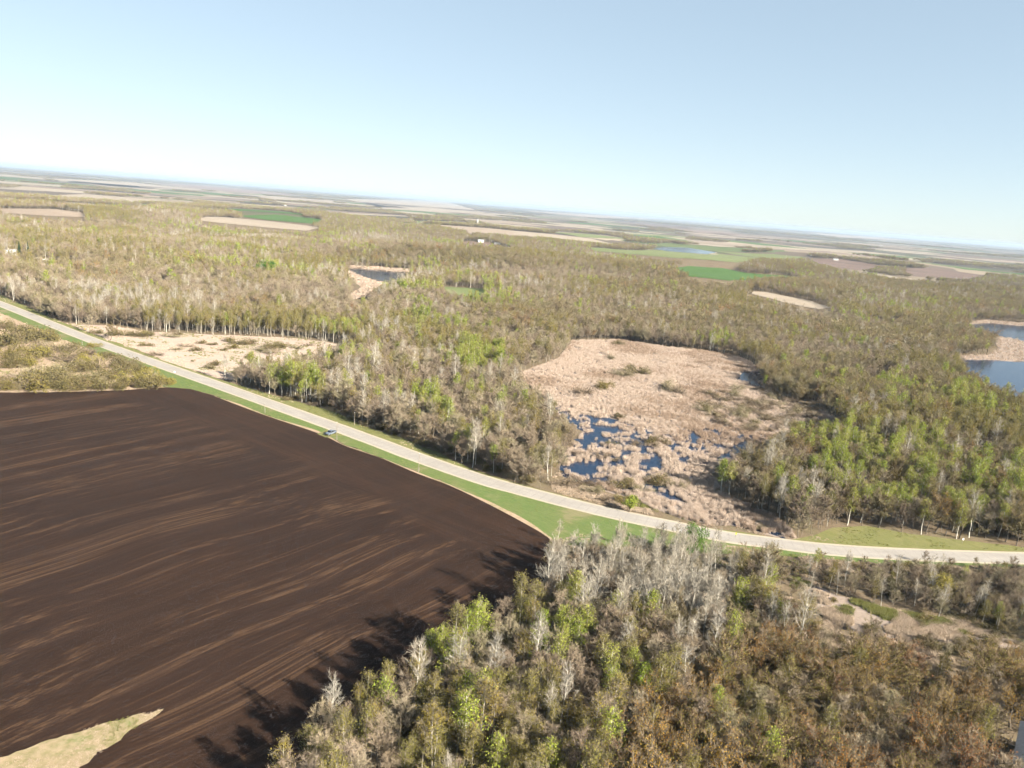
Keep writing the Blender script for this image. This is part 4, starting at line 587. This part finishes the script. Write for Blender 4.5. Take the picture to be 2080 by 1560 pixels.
for ki, kd in enumerate(KINDS):
    q = TR[(TR[:, 3] == ki) & ~single]
    mass(NAMES[kd] + '_woodland', [merged_me[kd, l, v] for l in range(3) for v in range(VAR)], q[:, :3] - np.array([0, 0, .05]), q[:, 5] * VAR + q[:, 7], q[:, 6], q[:, 4], STUFF[kd], 'woodland')
# far woods: clumps of a dozen crowns
clump = []
for c in range(8):
    r = np.random.default_rng(500 + c); G = Geo()
    mats = []; base = {}
    wts = [(.02, .02, .10, .43, .03, .4), (.02, .0, .06, .5, .02, .4), (.0, .12, .22, .26, .0, .4), (.02, .05, .13, .35, .05, .4)][c % 4]
    for kd in KINDS: base[kd] = len(mats); mats += list(TREE_MATS[kd])
    for j in range(13):
        kd = KINDS[r.choice(6, p=np.array(wts) / sum(wts))]; g_ = lowgeo[kd, r.integers(VAR)]; a = r.uniform(0, 6.28); R = 13 * math.sqrt(r.random()); s_ = r.uniform(.85, 1.15)
        V = np.concatenate(g_.v); qz = r.uniform(0, 6.28); V = np.stack([(V[:, 0] * math.cos(qz) - V[:, 1] * math.sin(qz)) * s_ * 1.15 + R * math.cos(a), (V[:, 0] * math.sin(qz) + V[:, 1] * math.cos(qz)) * s_ * 1.15 + R * math.sin(a), V[:, 2] * s_], 1)
        n0 = G.n; G.v.append(V); G.f += [tuple(i + n0 for i in q) for q in g_.f]; G.m += [base[kd] + q for q in g_.m]; G.n += len(V)
    clump.append(G.mesh('clump_shape', mats))
def far_band(d0, d1, s, thr, grid):
    x, y, z = band(d0, d1, s, .05); f = fnoise(x, y * 1.6, grid); lines = np.minimum(np.abs(((x * .94 + y * .34) % 800) - 400), np.abs(((y * .94 - x * .34) % 800) - 400))
    k = (f > thr) | ((lines > 385) & (rng.random(len(x)) < .55)); return x[k], y[k], z[k]
Q = []
for d0, d1, s, thr, grid, sxy in ((1900, 3200, 20, .40, 420, 1.0), (3200, 5600, 34, .54, 700, 1.7), (5600, 11000, 75, .58, 1300, 3.2), (11000, 24000, 170, .60, 2600, 7.0)):
    x, y, z = far_band(d0, d1, s, thr, grid); n = len(x); sz = rng.uniform(.8, 1.15, n)
    Q.append(np.stack([x, y, z - .1, rng.integers(0, 8, n), rng.uniform(0, 6.28, n), sxy * rng.uniform(.8, 1.2, n), sz], 1))
Q = np.concatenate(Q)
mass('distant_woodland', clump, Q[:, :3], Q[:, 3], Q[:, 4], np.stack([Q[:, 5], Q[:, 5], Q[:, 6]], 1), 'hazy woods and tree lines out towards the horizon', 'woodland')
print('TREES', len(TR), 'single', int(single.sum()), 'clumps', len(Q), [int(((TR[:, 3] == i)).sum()) for i in range(6)])

# shrubs
def make_bush(seed, dense=520, leaf=.2, wide=1.0, tall=.8, tw=700):
    r = np.random.default_rng(seed); K = Geo()
    lobes = [(np.array([r.normal(0, .28), r.normal(0, .28), 0]), r.uniform(.55, 1)) for _ in range(5)]
    P = []; Dn = []
    for i in range(dense):
        c, q = lobes[r.integers(5)]; d = unit(r.normal(size=3)); d[2] = abs(d[2]); P.append(c * wide + d * np.array([.42, .42, .62 * tall]) * q * r.uniform(.55, 1.05) + (0, 0, .05)); Dn.append(d)
    P = np.array(P); K.leaves(P * 1.0, leaf * .5, r, 0)
    j = r.choice(dense, tw); p1 = P[j]; K.spikes(p1 * .25, p1 * .82, np.full(tw, .009), r, 1)
    for i in range(5):
        q = P[r.integers(dense)]; K.tube([(0, 0, -.03), q * .5, q * .95], [.03, .02, .006], 3, 1, False)
    return K
bush_me = {}
for nm_, mats, dn, lf in (('olive', ('leaf_bush', 'twig_oak'), 1300, .085), ('grey', ('leaf_greybush', 'twig_brown'), 800, .07), ('gold', ('leaf_gold', 'twig_olive'), 1300, .085)):
    for v in range(4): bush_me[nm_, v] = make_bush(900 + v + len(nm_), dn, lf).mesh('bush', mats)
def shrub(x, y, wdt, kind, label, group, name='bush', tall=1.0):
    sc = wdt * random.uniform(.95, 1.15)
    return tag(link(name, bush_me[kind, random.randrange(4)], None, (x, y, -.03), random.uniform(0, 6.28), (sc, sc, sc * 1.05 * tall)), label, 'bush', group)
for x, y, wdt in SHRUB_M:
    k_ = random.choice(('olive', 'olive', 'grey'))
    shrub(x, y, wdt, k_, '%s %s bush in the dry meadow, %s' % ('wide' if wdt > 7 else 'small' if wdt < 5 else 'middling', dict(olive='olive', grey='grey-brown')[k_], 'towards the far road' if x < -180 else 'near the grove' if x > -110 else 'in its middle'), 'bushes dotted over the dry meadow', tall=.8)
for x, y, wdt in SHRUB_S:
    for q in range(2):
        k_ = random.choice(('olive', 'olive', 'olive', 'grey', 'grey', 'olive', 'gold')); px_, py_ = x + random.uniform(-2.5, 2.5) * q, y + random.uniform(-3, 3) * q; w_ = wdt * (1 if q == 0 else .7)
        dr = np.min(np.hypot(rd[:, 0] - px_, rd[:, 1] - py_))
        shrub(px_, py_, w_, k_, '%s %s bush in the scrub, %s' % ('broad' if w_ > 11 else 'small' if w_ < 8 else 'medium', dict(olive='olive', grey='grey-brown', gold='golden-green')[k_], 'close to the road' if dr < 24 else 'along the ploughed field' if dr > 60 else 'halfway between road and field'), 'scrub bushes above the ploughed field')
for x, y, wdt in SHRUB_W:
    shrub(x, y, wdt, random.choice(('grey', 'grey', 'olive')), 'grey leafless bush growing among the marsh reeds', 'bushes in the marsh')
r = np.random.default_rng(77)
def fill(poly, n, r):
    a = np.array(poly); out = []
    while len(out) < n:
        x = r.uniform(a[:, 0].min(), a[:, 0].max(), n * 4); y = r.uniform(a[:, 1].min(), a[:, 1].max(), n * 4); i = inpoly(x, y, poly); out += list(zip(x[i], y[i]))
    return np.array(out[:n])
for x, y in fill(BRUSH, 120, r): shrub(x, y, r.uniform(4, 7.5), 'grey', '%s grey willow bush in the brushy side of the marsh, %s' % ('low' if r.random() < .5 else 'spreading', 'by the far pool' if y > 400 else 'by the near pools'), 'willow brush in the marsh', tall=r.uniform(.9, 1.3))
for x, y in fill(OPEN_SE, 22, r): shrub(x, y, r.uniform(2, 4.5), random.choice(('grey', 'olive')), 'small brown bush on the tawny fen below the road', 'bushes on the fen')
# understorey along the near wood and the roadside strip
un = []
for q, n in ((LOW_F, 190), (LOW_M[:4] + LOW_M[-3:], 160), (LOW_N, 360), (ZONES[10][0], 170), (ZONES[8][0], 60), (WOOD_EDGE[1:9] + [(WOOD_EDGE[8][0] + 9, WOOD_EDGE[8][1] - 4), (WOOD_EDGE[1][0] + 9, WOOD_EDGE[1][1] - 4)], 60), (NORTH_EDGE[8:16] + [(q0 + 6, q1 + 8) for q0, q1 in NORTH_EDGE[8:16][::-1]], 130)):
    pp = fill(q, n, r); ok = allowed(pp[:, 0], pp[:, 1]) & (np.array([np.min(np.hypot(rd[:, 0] - a, rd[:, 1] - b_)) for a, b_ in pp]) > 9.5); un.append(pp[ok])
un = np.concatenate(un); n = len(un)
mass('undergrowth', [bush_me['grey', v] for v in range(4)] + [bush_me['olive', v] for v in range(4)], np.stack([un[:, 0], un[:, 1], un[:, 0] * 0 - .03], 1), r.integers(0, 8, n), r.uniform(0, 6.28, n), r.uniform(2.5, 5, n), 'brown undergrowth along the edges of the woods', 'undergrowth')

# reeds and grasses
def make_tuft(seed, n, hgt_, spread, wdt, lean=.18, plume=False):
    r = np.random.default_rng(seed); K = Geo(); a = r.uniform(0, 6.28, n); R = spread * np.sqrt(r.random(n)); P0 = np.stack([R * np.cos(a), R * np.sin(a), np.zeros(n)], 1)
    D = np.stack([r.normal(0, lean, n), r.normal(0, lean, n), r.uniform(.7, 1.1, n)], 1) * hgt_
    K.spikes(P0, D, np.full(n, wdt), r, 0)
    K.leaves(P0 + D * .8, .15, r, 0) if plume else None
    return K
reed_me = [make_tuft(600 + i, 40, 1.7, .8, .075, .22, True).mesh('reed_tuft', ('reed' if i < 3 else 'reed_brown',)) for i in range(4)]
straw_me = [make_tuft(620 + i, 18, .6, .7, .10, .35).mesh('grass_tuft', ('straw' if i < 3 else 'sedge',)) for i in range(4)]
pp = fill(MARSH, 52000, r); x, y = pp[:, 0], pp[:, 1]
wet = np.zeros(len(x), bool)
for q in WETS: wet |= inpoly(x, y, q)
pool = np.zeros(len(x), bool)
for q in POOLS: pool |= inpoly(x + 2 * (fnoise(x, y, 5) - .5) * 4, y + 2 * (fnoise(y, x, 5) - .5) * 4, q)
f = np.where(wet, fnoise(x, y, 4.6), fnoise(x, y, 6.5)); f2 = fnoise(x + 200, y, 4.0)
keep = np.where(wet, (f > .47 - .09 * (x > 62)) & ~pool & (f2 > .38 - .1 * (x > 62)), f > .25) & ~(pool & (f < .72))
br = inpoly(x, y, BRUSH); keep &= ~(br & (rng.random(len(x)) < .55))
sedgy = (fnoise(x + 50, y + 400, 30) > .66) & ~wet
x, y, f, f2, wet = x[keep], y[keep], f[keep], f2[keep], wet[keep]; n = len(x)
near = y < 330
s_ = (.40 + .7 * f2 + .35 * near * f) * r.uniform(.75, 1.2, n)
mass('reed_bed', reed_me, np.stack([x, y, x * 0 - .02], 1), np.where(fnoise(x, y, 30) + r.normal(0, .09, n) > .60, 3, r.integers(0, 3, n)), r.uniform(0, 6.28, n), np.stack([.8 * s_, .8 * s_, s_], 1), 'pale pinkish-tan cattail reeds covering the marsh', 'reeds')
gx = []
for q, n, sz in ((MEADOW, 9000, .8), (SCRUB, 7000, .9), (OPEN_SE, 14000, 1.3), (LOW_F, 6500, 1.2), (LOW_M, 2500, 1.0), (LOW_N, 2500, .8), (GLADE, 500, .8), (GRASS_STRIP, 1800, .35), (VERGE_N, 6000, .55), (VERGE_S, 4000, .35)):
    pp = fill(q, n, r)
    if q in (VERGE_N, VERGE_S, LOW_M, LOW_N, SCRUB):
        dm = np.array([np.min(np.hypot(rd[:, 0] - a, rd[:, 1] - b_)) for a, b_ in pp]); pp = pp[dm > 6.2]
    k = fnoise(pp[:, 0], pp[:, 1], 7) > .42; pp = pp[k]; n = len(pp)
    gx.append(np.stack([pp[:, 0], pp[:, 1], pp[:, 0] * 0 - .02, np.where(fnoise(pp[:, 0] + 80, pp[:, 1], 14) > (.62 if q is not VERGE_N and q is not VERGE_S else .45 if q is VERGE_N else 0), 3, r.integers(0, 3, n)), sz * r.uniform(.6, 1.3, n)], 1))
gx = np.concatenate(gx); n = len(gx)
mass('dry_grass', straw_me, gx[:, :3], gx[:, 3], r.uniform(0, 6.28, n), gx[:, 4], 'dry straw-coloured grass of the meadow, fen and verges', 'grass')
sh = []
for q, hole, n in ((POND_SHORE, (POND,), 1200), (POND_FLAT, (POND,), 900), (LAKE_SHORE, (LAKE_A,), 1500), (LAKE_SPIT, (LAKE_A, LAKE_B), 2500)):
    pp = fill(q, n, r)
    for ho in hole: pp = pp[~inpoly(pp[:, 0], pp[:, 1], ho)]
    sh.append(pp)
sh = np.concatenate(sh); n = len(sh)
mass('shore_reeds', reed_me, np.stack([sh[:, 0], sh[:, 1], hgt(sh[:, 0], sh[:, 1]) + .1], 1), r.integers(0, 4, n), r.uniform(0, 6.28, n), r.uniform(.7, 1.3, n), 'tan reeds fringing the pond and the lakes', 'reeds')

# trees picked out one by one
def custom(kind, seed, mats):
    T, K = make_tree(kind, 0, seed); return T.mesh('trunk', mats[:1]), K.mesh('crown', mats[1:])
def one(name, kind, seed, mats, xy, rz, sc, label, z=None):
    a, b_ = custom(kind, seed, mats); return plant(name, a, b_, xy[0], xy[1], float(hgt(xy[0], xy[1])) if z is None else z, rz, sc, label)
one('budding_maple', 'bare_tree', 801, ('bark_brown', 'twig_brown', 'leaf_orange'), SPOT['orange'], 0, 1.0, 'tree tipped with orange buds at the edge of the ploughed field')
def round_tree(name, xy, hh, wdt, mats, label, seed, n=2600, leaf=.34, trunk=.3):
    r = np.random.default_rng(seed); T = Geo(); K = Geo(); T.tube([(0, 0, 0), (.1, 0, hh * .3), (.15, .1, hh * .75)], [trunk, trunk * .7, .08], 6)
    lob = [(np.array([r.normal(0, wdt * .22), r.normal(0, wdt * .22), hh * r.uniform(.38, .8)]), wdt * r.uniform(.2, .36)) for _ in range(9)]
    for c, _ in lob: T.tube([(.05, 0, hh * .2), c * np.array([.6, .6, .7]), c], [.12, .08, .03], 4, 0, False)
    P = []
    for i in range(n):
        c, q = lob[r.integers(9)]; d = unit(r.normal(size=3)); P.append(c + d * q * r.uniform(.5, 1.08) * np.array([1, 1, 1.15]))
    P = np.array(P); P[:, 2] = np.maximum(P[:, 2], .3); K.leaves(P, leaf, r, 1); j = r.choice(n, n // 3); K.spikes(P[j], unit(r.normal(size=(n // 3, 3)) + (0, 0, .5)) * .7, np.full(n // 3, .05), r, 0)
    return plant(name, T.mesh('trunk', mats[:1]), K.mesh('crown', mats[1:]), xy[0], xy[1], float(hgt(*xy)), 0, 1, label)
round_tree('willow', SPOT['willow'], 9.5, 8, ('bark_brown', 'twig_olive', 'leaf_gold'), 'rounded golden-green willow standing alone below the road', 71)
round_tree('lime_bush', SPOT['bush'], 6.5, 4.6, ('bark_brown', 'twig_olive', 'leaf_lime'), 'single lime-green bushy tree at the marsh edge beside the road', 72, 1500)
round_tree('green_tree', SPOT['maple'], 13, 8.5, ('bark_brown', 'twig_olive', 'leaf_deep'), 'dense deep-green tree hiding part of the road above the white aspens', 73, 3600)
round_tree('green_tree', SPOT['green_round'], 17, 20, ('bark_brown', 'twig_olive', 'leaf_deep'), 'round dark-green tree standing out of the brown back woods', 74, 2200, 1.0)
def spruce(xy, hh, label, seed):
    r = np.random.default_rng(seed); T = Geo(); K = Geo(); T.tube([(0, 0, 0), (0, 0, hh)], [.25, .03], 5); P = []; Dv = []
    for i in range(900):
        q = r.random() ** .8; a = r.uniform(0, 6.28); R = (1 - q) * hh * .2 + .15; P.append((0, 0, .08 * hh + q * .9 * hh)); Dv.append((R * math.cos(a), R * math.sin(a), -R * .35))
    K.spikes(P, Dv, np.full(900, .5), r, 0); return plant('spruce', T.mesh('trunk', ('bark_dark',)), K.mesh('crown', ('needle',)), xy[0], xy[1], float(hgt(*xy)), 0, 1, label)
spruce(SPOT['spruce1'], 17, 'dark spruce next to the house at the wood edge', 81); spruce(SPOT['spruce2'], 19, 'tall dark spruce between the house and the white shed', 82); spruce(SPOT['spruce3'], 9, 'short dark spruce at the far roadside below a lime-green tree', 83)
# fallen white log at the marsh edge
G = Geo(); a, b_ = np.array((*SPOT['log0'], .35)), np.array((*SPOT['log1'], .5)); G.tube([a, (a + b_) / 2 + (0, 0, .15), b_], [.22, .18, .06], 6)
for q in (.1, .2, .3, .15): G.tube([a + (b_ - a) * q, a + (b_ - a) * q + np.array((random.uniform(-1, 1), 1.2, 2.4))], [.07, .02], 4)
tag(link('fallen_trunk', G.mesh('fallen_trunk', ('bark_white',))), 'white fallen trunk lying out over the marsh edge', 'log')

# ------------------------------------------------------------------ built things
def empty(name, loc, rz=0): 
    o = bpy.data.objects.new(name, None); C.objects.link(o); o.location = loc; o.rotation_euler = (0, 0, rz); return o
def part(name, parent, mats, fn):
    G = Geo(); fn(G); return link(name, G.mesh(name, mats if isinstance(mats, tuple) else (mats,)), parent)
WHERE = ['far up the road by the scrub', 'at the field edge above the truck', 'on the wood side of the road opposite the truck', 'right beside the parked truck', 'at the field edge below the truck, tallest of the poles']
for (x, y, hh), wl in zip(POLES, WHERE):
    o = tag(empty('utility_pole', (x, y, 0)), 'thin wooden pole ' + wl, 'pole', 'poles along the road')
    part('shaft', o, 'pole_wood', lambda G: G.tube([(0, 0, -.2), (0, 0, hh * .6), (.02, 0, hh)], [.11, .10, .08], 8))
    part('insulator', o, 'white_paint', lambda G: G.tube([(.02, 0, hh), (.02, 0, hh + .12), (.02, 0, hh + .25)], [.05, .09, .03], 8))
    part('ground_wire_guard', o, 'galvanised', lambda G: G.box((.17, 0, .9), (.04, .08, 2.0)))
def post(name, xy, hh, mname, head, label, cat):
    o = tag(empty(name, (xy[0], xy[1], 0)), label, cat); part('post', o, 'pole_wood', lambda G: G.tube([(0, 0, -.1), (0, 0, hh)], [.06, .05], 6))
    part(head[0], o, mname, lambda G: G.box((0, -.07, hh - head[2] / 2 + .05), (head[1], .03, head[2])))
post('marsh_post', SPOT['post'], 3.0, 'pole_wood', ('cap', .22, .15), 'weathered post standing at the shaded marsh edge', 'post')
post('delineator', SPOT['marker'], 1.5, 'yellow_paint', ('plate', .45, .6), 'yellow roadside marker on the marsh side of the road', 'marker')
post('road_marker', SPOT['marker2'], 1.7, 'white_paint', ('plate', .5, .7), 'small white marker on the grassy bank across the road', 'marker')
post('warning_plate', SPOT['sign'], 1.6, 'yellow_paint', ('plate', .7, .7), 'small yellow plate in the dry meadow by the road', 'sign')
o = tag(empty('mailbox', (*SPOT['mail'], 0)), 'white mailbox on a post at the road shoulder past the scrub', 'mailbox')
part('post', o, 'pole_wood', lambda G: G.box((0, 0, .5), (.1, .1, 1.0))); part('box', o, 'white_paint', lambda G: (G.box((0, 0, 1.1), (.75, .45, .3)), G.tube([(-.37, 0, 1.25), (.37, 0, 1.25)], [.225, .225], 10)))

# pickup truck
TH = math.radians(246.8)
tr = tag(empty('pickup_truck', (tx, ty, .02), TH), 'silver-blue pickup truck parked on the field approach beside the road', 'truck')
def prism(G, prof, y0, y1, mi=0, inset=0):
    n = len(prof); V = [(x, y0, z) for x, z in prof] + [(x, y1, z) for x, z in prof]
    G.add(V, [tuple(range(n))[::-1], tuple(range(n, 2 * n))] + [(i, (i + 1) % n, n + (i + 1) % n, n + i) for i in range(n)], mi)
W2 = .98
def body(G):
    low = [(-2.85, .45), (-2.9, .75), (-2.85, 1.08), (-1.0, 1.08), (-1.0, .5), (-1.0, .38), (-2.3, .38)]
    prism(G, [(-2.88, .5), (-2.9, 1.10), (-.78, 1.10), (-.78, .5)], W2 - .1, W2); prism(G, [(-2.88, .5), (-2.9, 1.10), (-.78, 1.10), (-.78, .5)], -W2, -W2 + .1)
    G.box((-1.84, 0, .62), (2.1, 1.76, .12))
    prism(G, [(-.78, .42), (-.78, 1.12), (1.35, 1.12), (2.55, 1.02), (2.82, .92), (2.88, .62), (2.75, .42)], -W2, W2)
part('body', tr, 'silver_paint', body)
cabp = [(-.8, 1.12), (-.72, 1.80), (.55, 1.83), (.72, 1.80), (1.4, 1.12)]
def cab(G):
    k = .86; n = len(cabp); f = lambda x, z, sgn: (x, sgn * (W2 - .03 if z < 1.2 else W2 * k - .06), z)
    V = [f(x, z, -1) for x, z in cabp] + [f(x, z, 1) for x, z in cabp]; G.add(V, [tuple(range(n))[::-1], tuple(range(n, 2 * n))] + [(i, (i + 1) % n, n + (i + 1) % n, n + i) for i in range(n)])
cabo = part('cab', tr, 'silver_paint', cab)
def qwin(G, pts): G.add(pts, [(0, 1, 2, 3)])
ws_ = lambda z, y: (1.4 - (z - 1.12) * 1.0 + .012, y, z + .012)
part('windscreen', tr, 'dark_glass', lambda G: qwin(G, [ws_(1.17, -.84), ws_(1.17, .84), ws_(1.76, .72), ws_(1.76, -.72)]))
part('rear_window', tr, 'dark_glass', lambda G: qwin(G, [(-.80, .8, 1.2), (-.80, -.8, 1.2), (-.745, -.68, 1.72), (-.745, .68, 1.72)]))
for sg in (-1, 1):
    yy = lambda z: sg * (W2 - .03 - (z - 1.2) * .19 + .02 if z > 1.2 else W2 - .01)
    for x0, x1, x2, x3 in ((.28, 1.18, .66, .28), (-.68, .2, .2, -.62)):
        part('side_window', tr, 'dark_glass', lambda G: qwin(G, [(x0, yy(1.2), 1.2), (x1, yy(1.2), 1.2), (x2, yy(1.72), 1.72), (x3, yy(1.72), 1.72)]))
    part('door_handle', tr, 'chrome', lambda G: G.box((.35, sg * (W2 + .015), 1.0), (.18, .03, .04)))
    part('wing_mirror', tr, 'dark_box', lambda G: G.box((1.05, sg * (W2 + .12), 1.25), (.12, .22, .18)))
    part('headlight', tr, 'chrome', lambda G: G.box((2.8, sg * .72, .84), (.12, .36, .18)))
    part('tail_light', tr, 'lamp_red', lambda G: G.box((-2.895, sg * .88, .9), (.05, .16, .32)))
    for x in (-1.85, 1.85):
        wh = empty('wheel', (x, sg * .86, .4)); wh.parent = tr
        part('tyre', wh, 'rubber', lambda G: G.tube([(0, -.14, 0), (0, -.12, 0), (0, .12, 0), (0, .14, 0)], [.34, .40, .40, .34], 18))
        part('rim', wh, 'chrome', lambda G: G.tube([(0, sg * .10, 0), (0, sg * .15, 0)], [.24, .22], 14))
part('tailgate', tr, 'silver_paint', lambda G: G.box((-2.86, 0, .82), (.08, 1.74, .56)))
part('front_bumper', tr, 'chrome', lambda G: G.box((2.86, 0, .52), (.16, 1.9, .2)))
part('rear_bumper', tr, 'chrome', lambda G: G.box((-2.95, 0, .5), (.16, 1.8, .18)))
part('grille', tr, 'dark_box', lambda G: G.box((2.87, 0, .8), (.06, .96, .24)))

# houses and farms
def house(name, xy, L, Wd, wall_h, roof_h, rz, wallm, roofm, label, cat='house', windows=True, over=.5, chimney=False):
    z = float(hgt(*xy)); o = tag(empty(name, (xy[0], xy[1], z), rz), label, cat)
    part('wall', o, wallm, lambda G: (G.box((0, 0, wall_h / 2 - .4), (L, Wd, wall_h + .8)), [prism(G, [(sx * L / 2 - .01 * sx, 0)] * 0 or [(0, 0)], 0, 0) if False else G.add([(sx * L / 2 * .998, -Wd / 2, wall_h), (sx * L / 2 * .998, Wd / 2, wall_h), (sx * L / 2 * .998, 0, wall_h + roof_h)], [(0, 1, 2)]) for sx in (-1, 1)]))
    def roof(G):
        for sy in (-1, 1):
            sl_ = roof_h / (Wd / 2); y1 = Wd / 2 + over; z1 = wall_h - over * sl_
            a_ = [(-L / 2 - over, 0, wall_h + roof_h + .06), (L / 2 + over, 0, wall_h + roof_h + .06), (L / 2 + over, sy * y1, z1 + .06), (-L / 2 - over, sy * y1, z1 + .06)]
            G.add(a_ + [(p_[0], p_[1], p_[2] + .16) for p_ in a_], [(0, 1, 2, 3), (4, 5, 6, 7), (0, 1, 5, 4), (1, 2, 6, 5), (2, 3, 7, 6), (3, 0, 4, 7)])
    ro = part('roof', o, roofm, roof)
    if chimney: part('chimney', ro, 'tan_siding', lambda G: G.box((L * .2, Wd * .12, wall_h + roof_h + .3), (.7, .7, 1.6)))
    if windows:
        for sy in (-1, 1):
            for q in (-.33, .05, .33):
                wo = part('window', o, 'dark_glass', lambda G: G.box((q * L, sy * (Wd / 2 + .01), wall_h * .55), (1.3, .06, 1.2)))
        part('door', o, 'white_paint', lambda G: G.box((-.14 * L, -Wd / 2 - .02, 1.05), (1.0, .06, 2.1)))
    return o
def silo(xy, hh, R, label):
    z = float(hgt(*xy)); o = tag(empty('silo', (*xy, z)), label, 'silo'); part('tower', o, 'barn_white', lambda G: G.tube([(0, 0, -.3), (0, 0, hh)], [R, R], 14)); part('dome', o, 'metal_roof', lambda G: G.tube([(0, 0, hh), (0, 0, hh + R * .5), (0, 0, hh + R * .85)], [R * 1.03, R * .75, .2], 14))
house('house', SPOT['house'], 22, 13, 4.5, 4.5, .5, 'tan_siding', 'metal_roof', 'house with a pale roof among trees at the far edge of the woods', chimney=True)
house('shed', SPOT['shed'], 8, 6.5, 3.6, 2.0, .3, 'barn_white', 'barn_white', 'small white shed on the lawn near the spruces', 'shed')
house('shed', SPOT['shed2'], 5.5, 4, 2.4, 1.0, .2, 'barn_white', 'metal_roof', 'tiny low white hut just past the white shed', 'shed', windows=False)
ax_, ay_ = ROOF[0]; bx_, by_ = ROOF[1]; hz = math.atan2(ay_ - by_, ax_ - bx_); Lr = 19; Wr = 10.5
mx_, my_ = (ax_ + math.cos(hz) * -Lr / 2 , ay_ + math.sin(hz) * -Lr / 2); nxr = (math.sin(hz), -math.cos(hz))
house('house', (mx_ + nxr[0] * (Wr / 2 + .4), my_ + nxr[1] * (Wr / 2 + .4)), Lr, Wr, 5.0, 2.6, hz, 'tan_siding', 'grey_shingle', 'grey shingled house roof under the trees in the near corner')
FARMS = [('farm1', 'white farm building by the ploughed field in the middle distance', 26), ('farm3', 'long white barn on the hazy rise beyond the green field', 30), ('farm4', 'low white barn beside the hazy brown field', 30), ('farm5', 'white farmhouse far off beyond the dark green field', 26), ('farm6', 'white farmhouse in the hazy middle distance between woods', 24), ('farm7', 'white farm far out on the plain below the horizon', 50), ('farm8', 'pale farm buildings near the horizon on the hazy plain', 70), ('farm9', 'pale barn near the horizon past the brown fields', 40), ('farm2', 'white farm hall beside a silo in the middle distance', 24)]
for k, lb, L in FARMS: L *= .5; house('barn', SPOT[k], L, L * .45, L * .22, L * .14, random.uniform(-.4, .4), 'barn_white', 'metal_roof', lb, 'barn', windows=False)
house('barn', (SPOT['farm1'][0] - 40, SPOT['farm1'][1] + 25), 14, 8, 4, 2.5, .4, 'barn_white', 'metal_roof', 'smaller white outbuilding next to the middle-distance farm', 'barn', windows=False)
silo((SPOT['farm2'][0] - 34, SPOT['farm2'][1]), 20, 4, 'white silo standing beside the distant white farm hall')

# ------------------------------------------------------------------ air
G = Geo(); G.box((0, 0, 55), (104000, 104000, 140))
hz_ = G.mesh('haze', ()); m = bpy.data.materials.new('air'); m.use_nodes = True; t = m.node_tree; t.nodes.clear()
o_ = t.nodes.new('ShaderNodeOutputMaterial'); pv = t.nodes.new('ShaderNodeVolumePrincipled'); pv.inputs['Color'].default_value = (.36, .46, .60, 1); pv.inputs['Density'].default_value = 4.8e-5; pv.inputs['Anisotropy'].default_value = 0.0
t.links.new(pv.outputs[0], o_.inputs['Volume']); hz_.materials.append(m)
tag(link('haze', hz_), 'thin pale blue haze lying over the whole plain', 'haze', None, 'stuff')
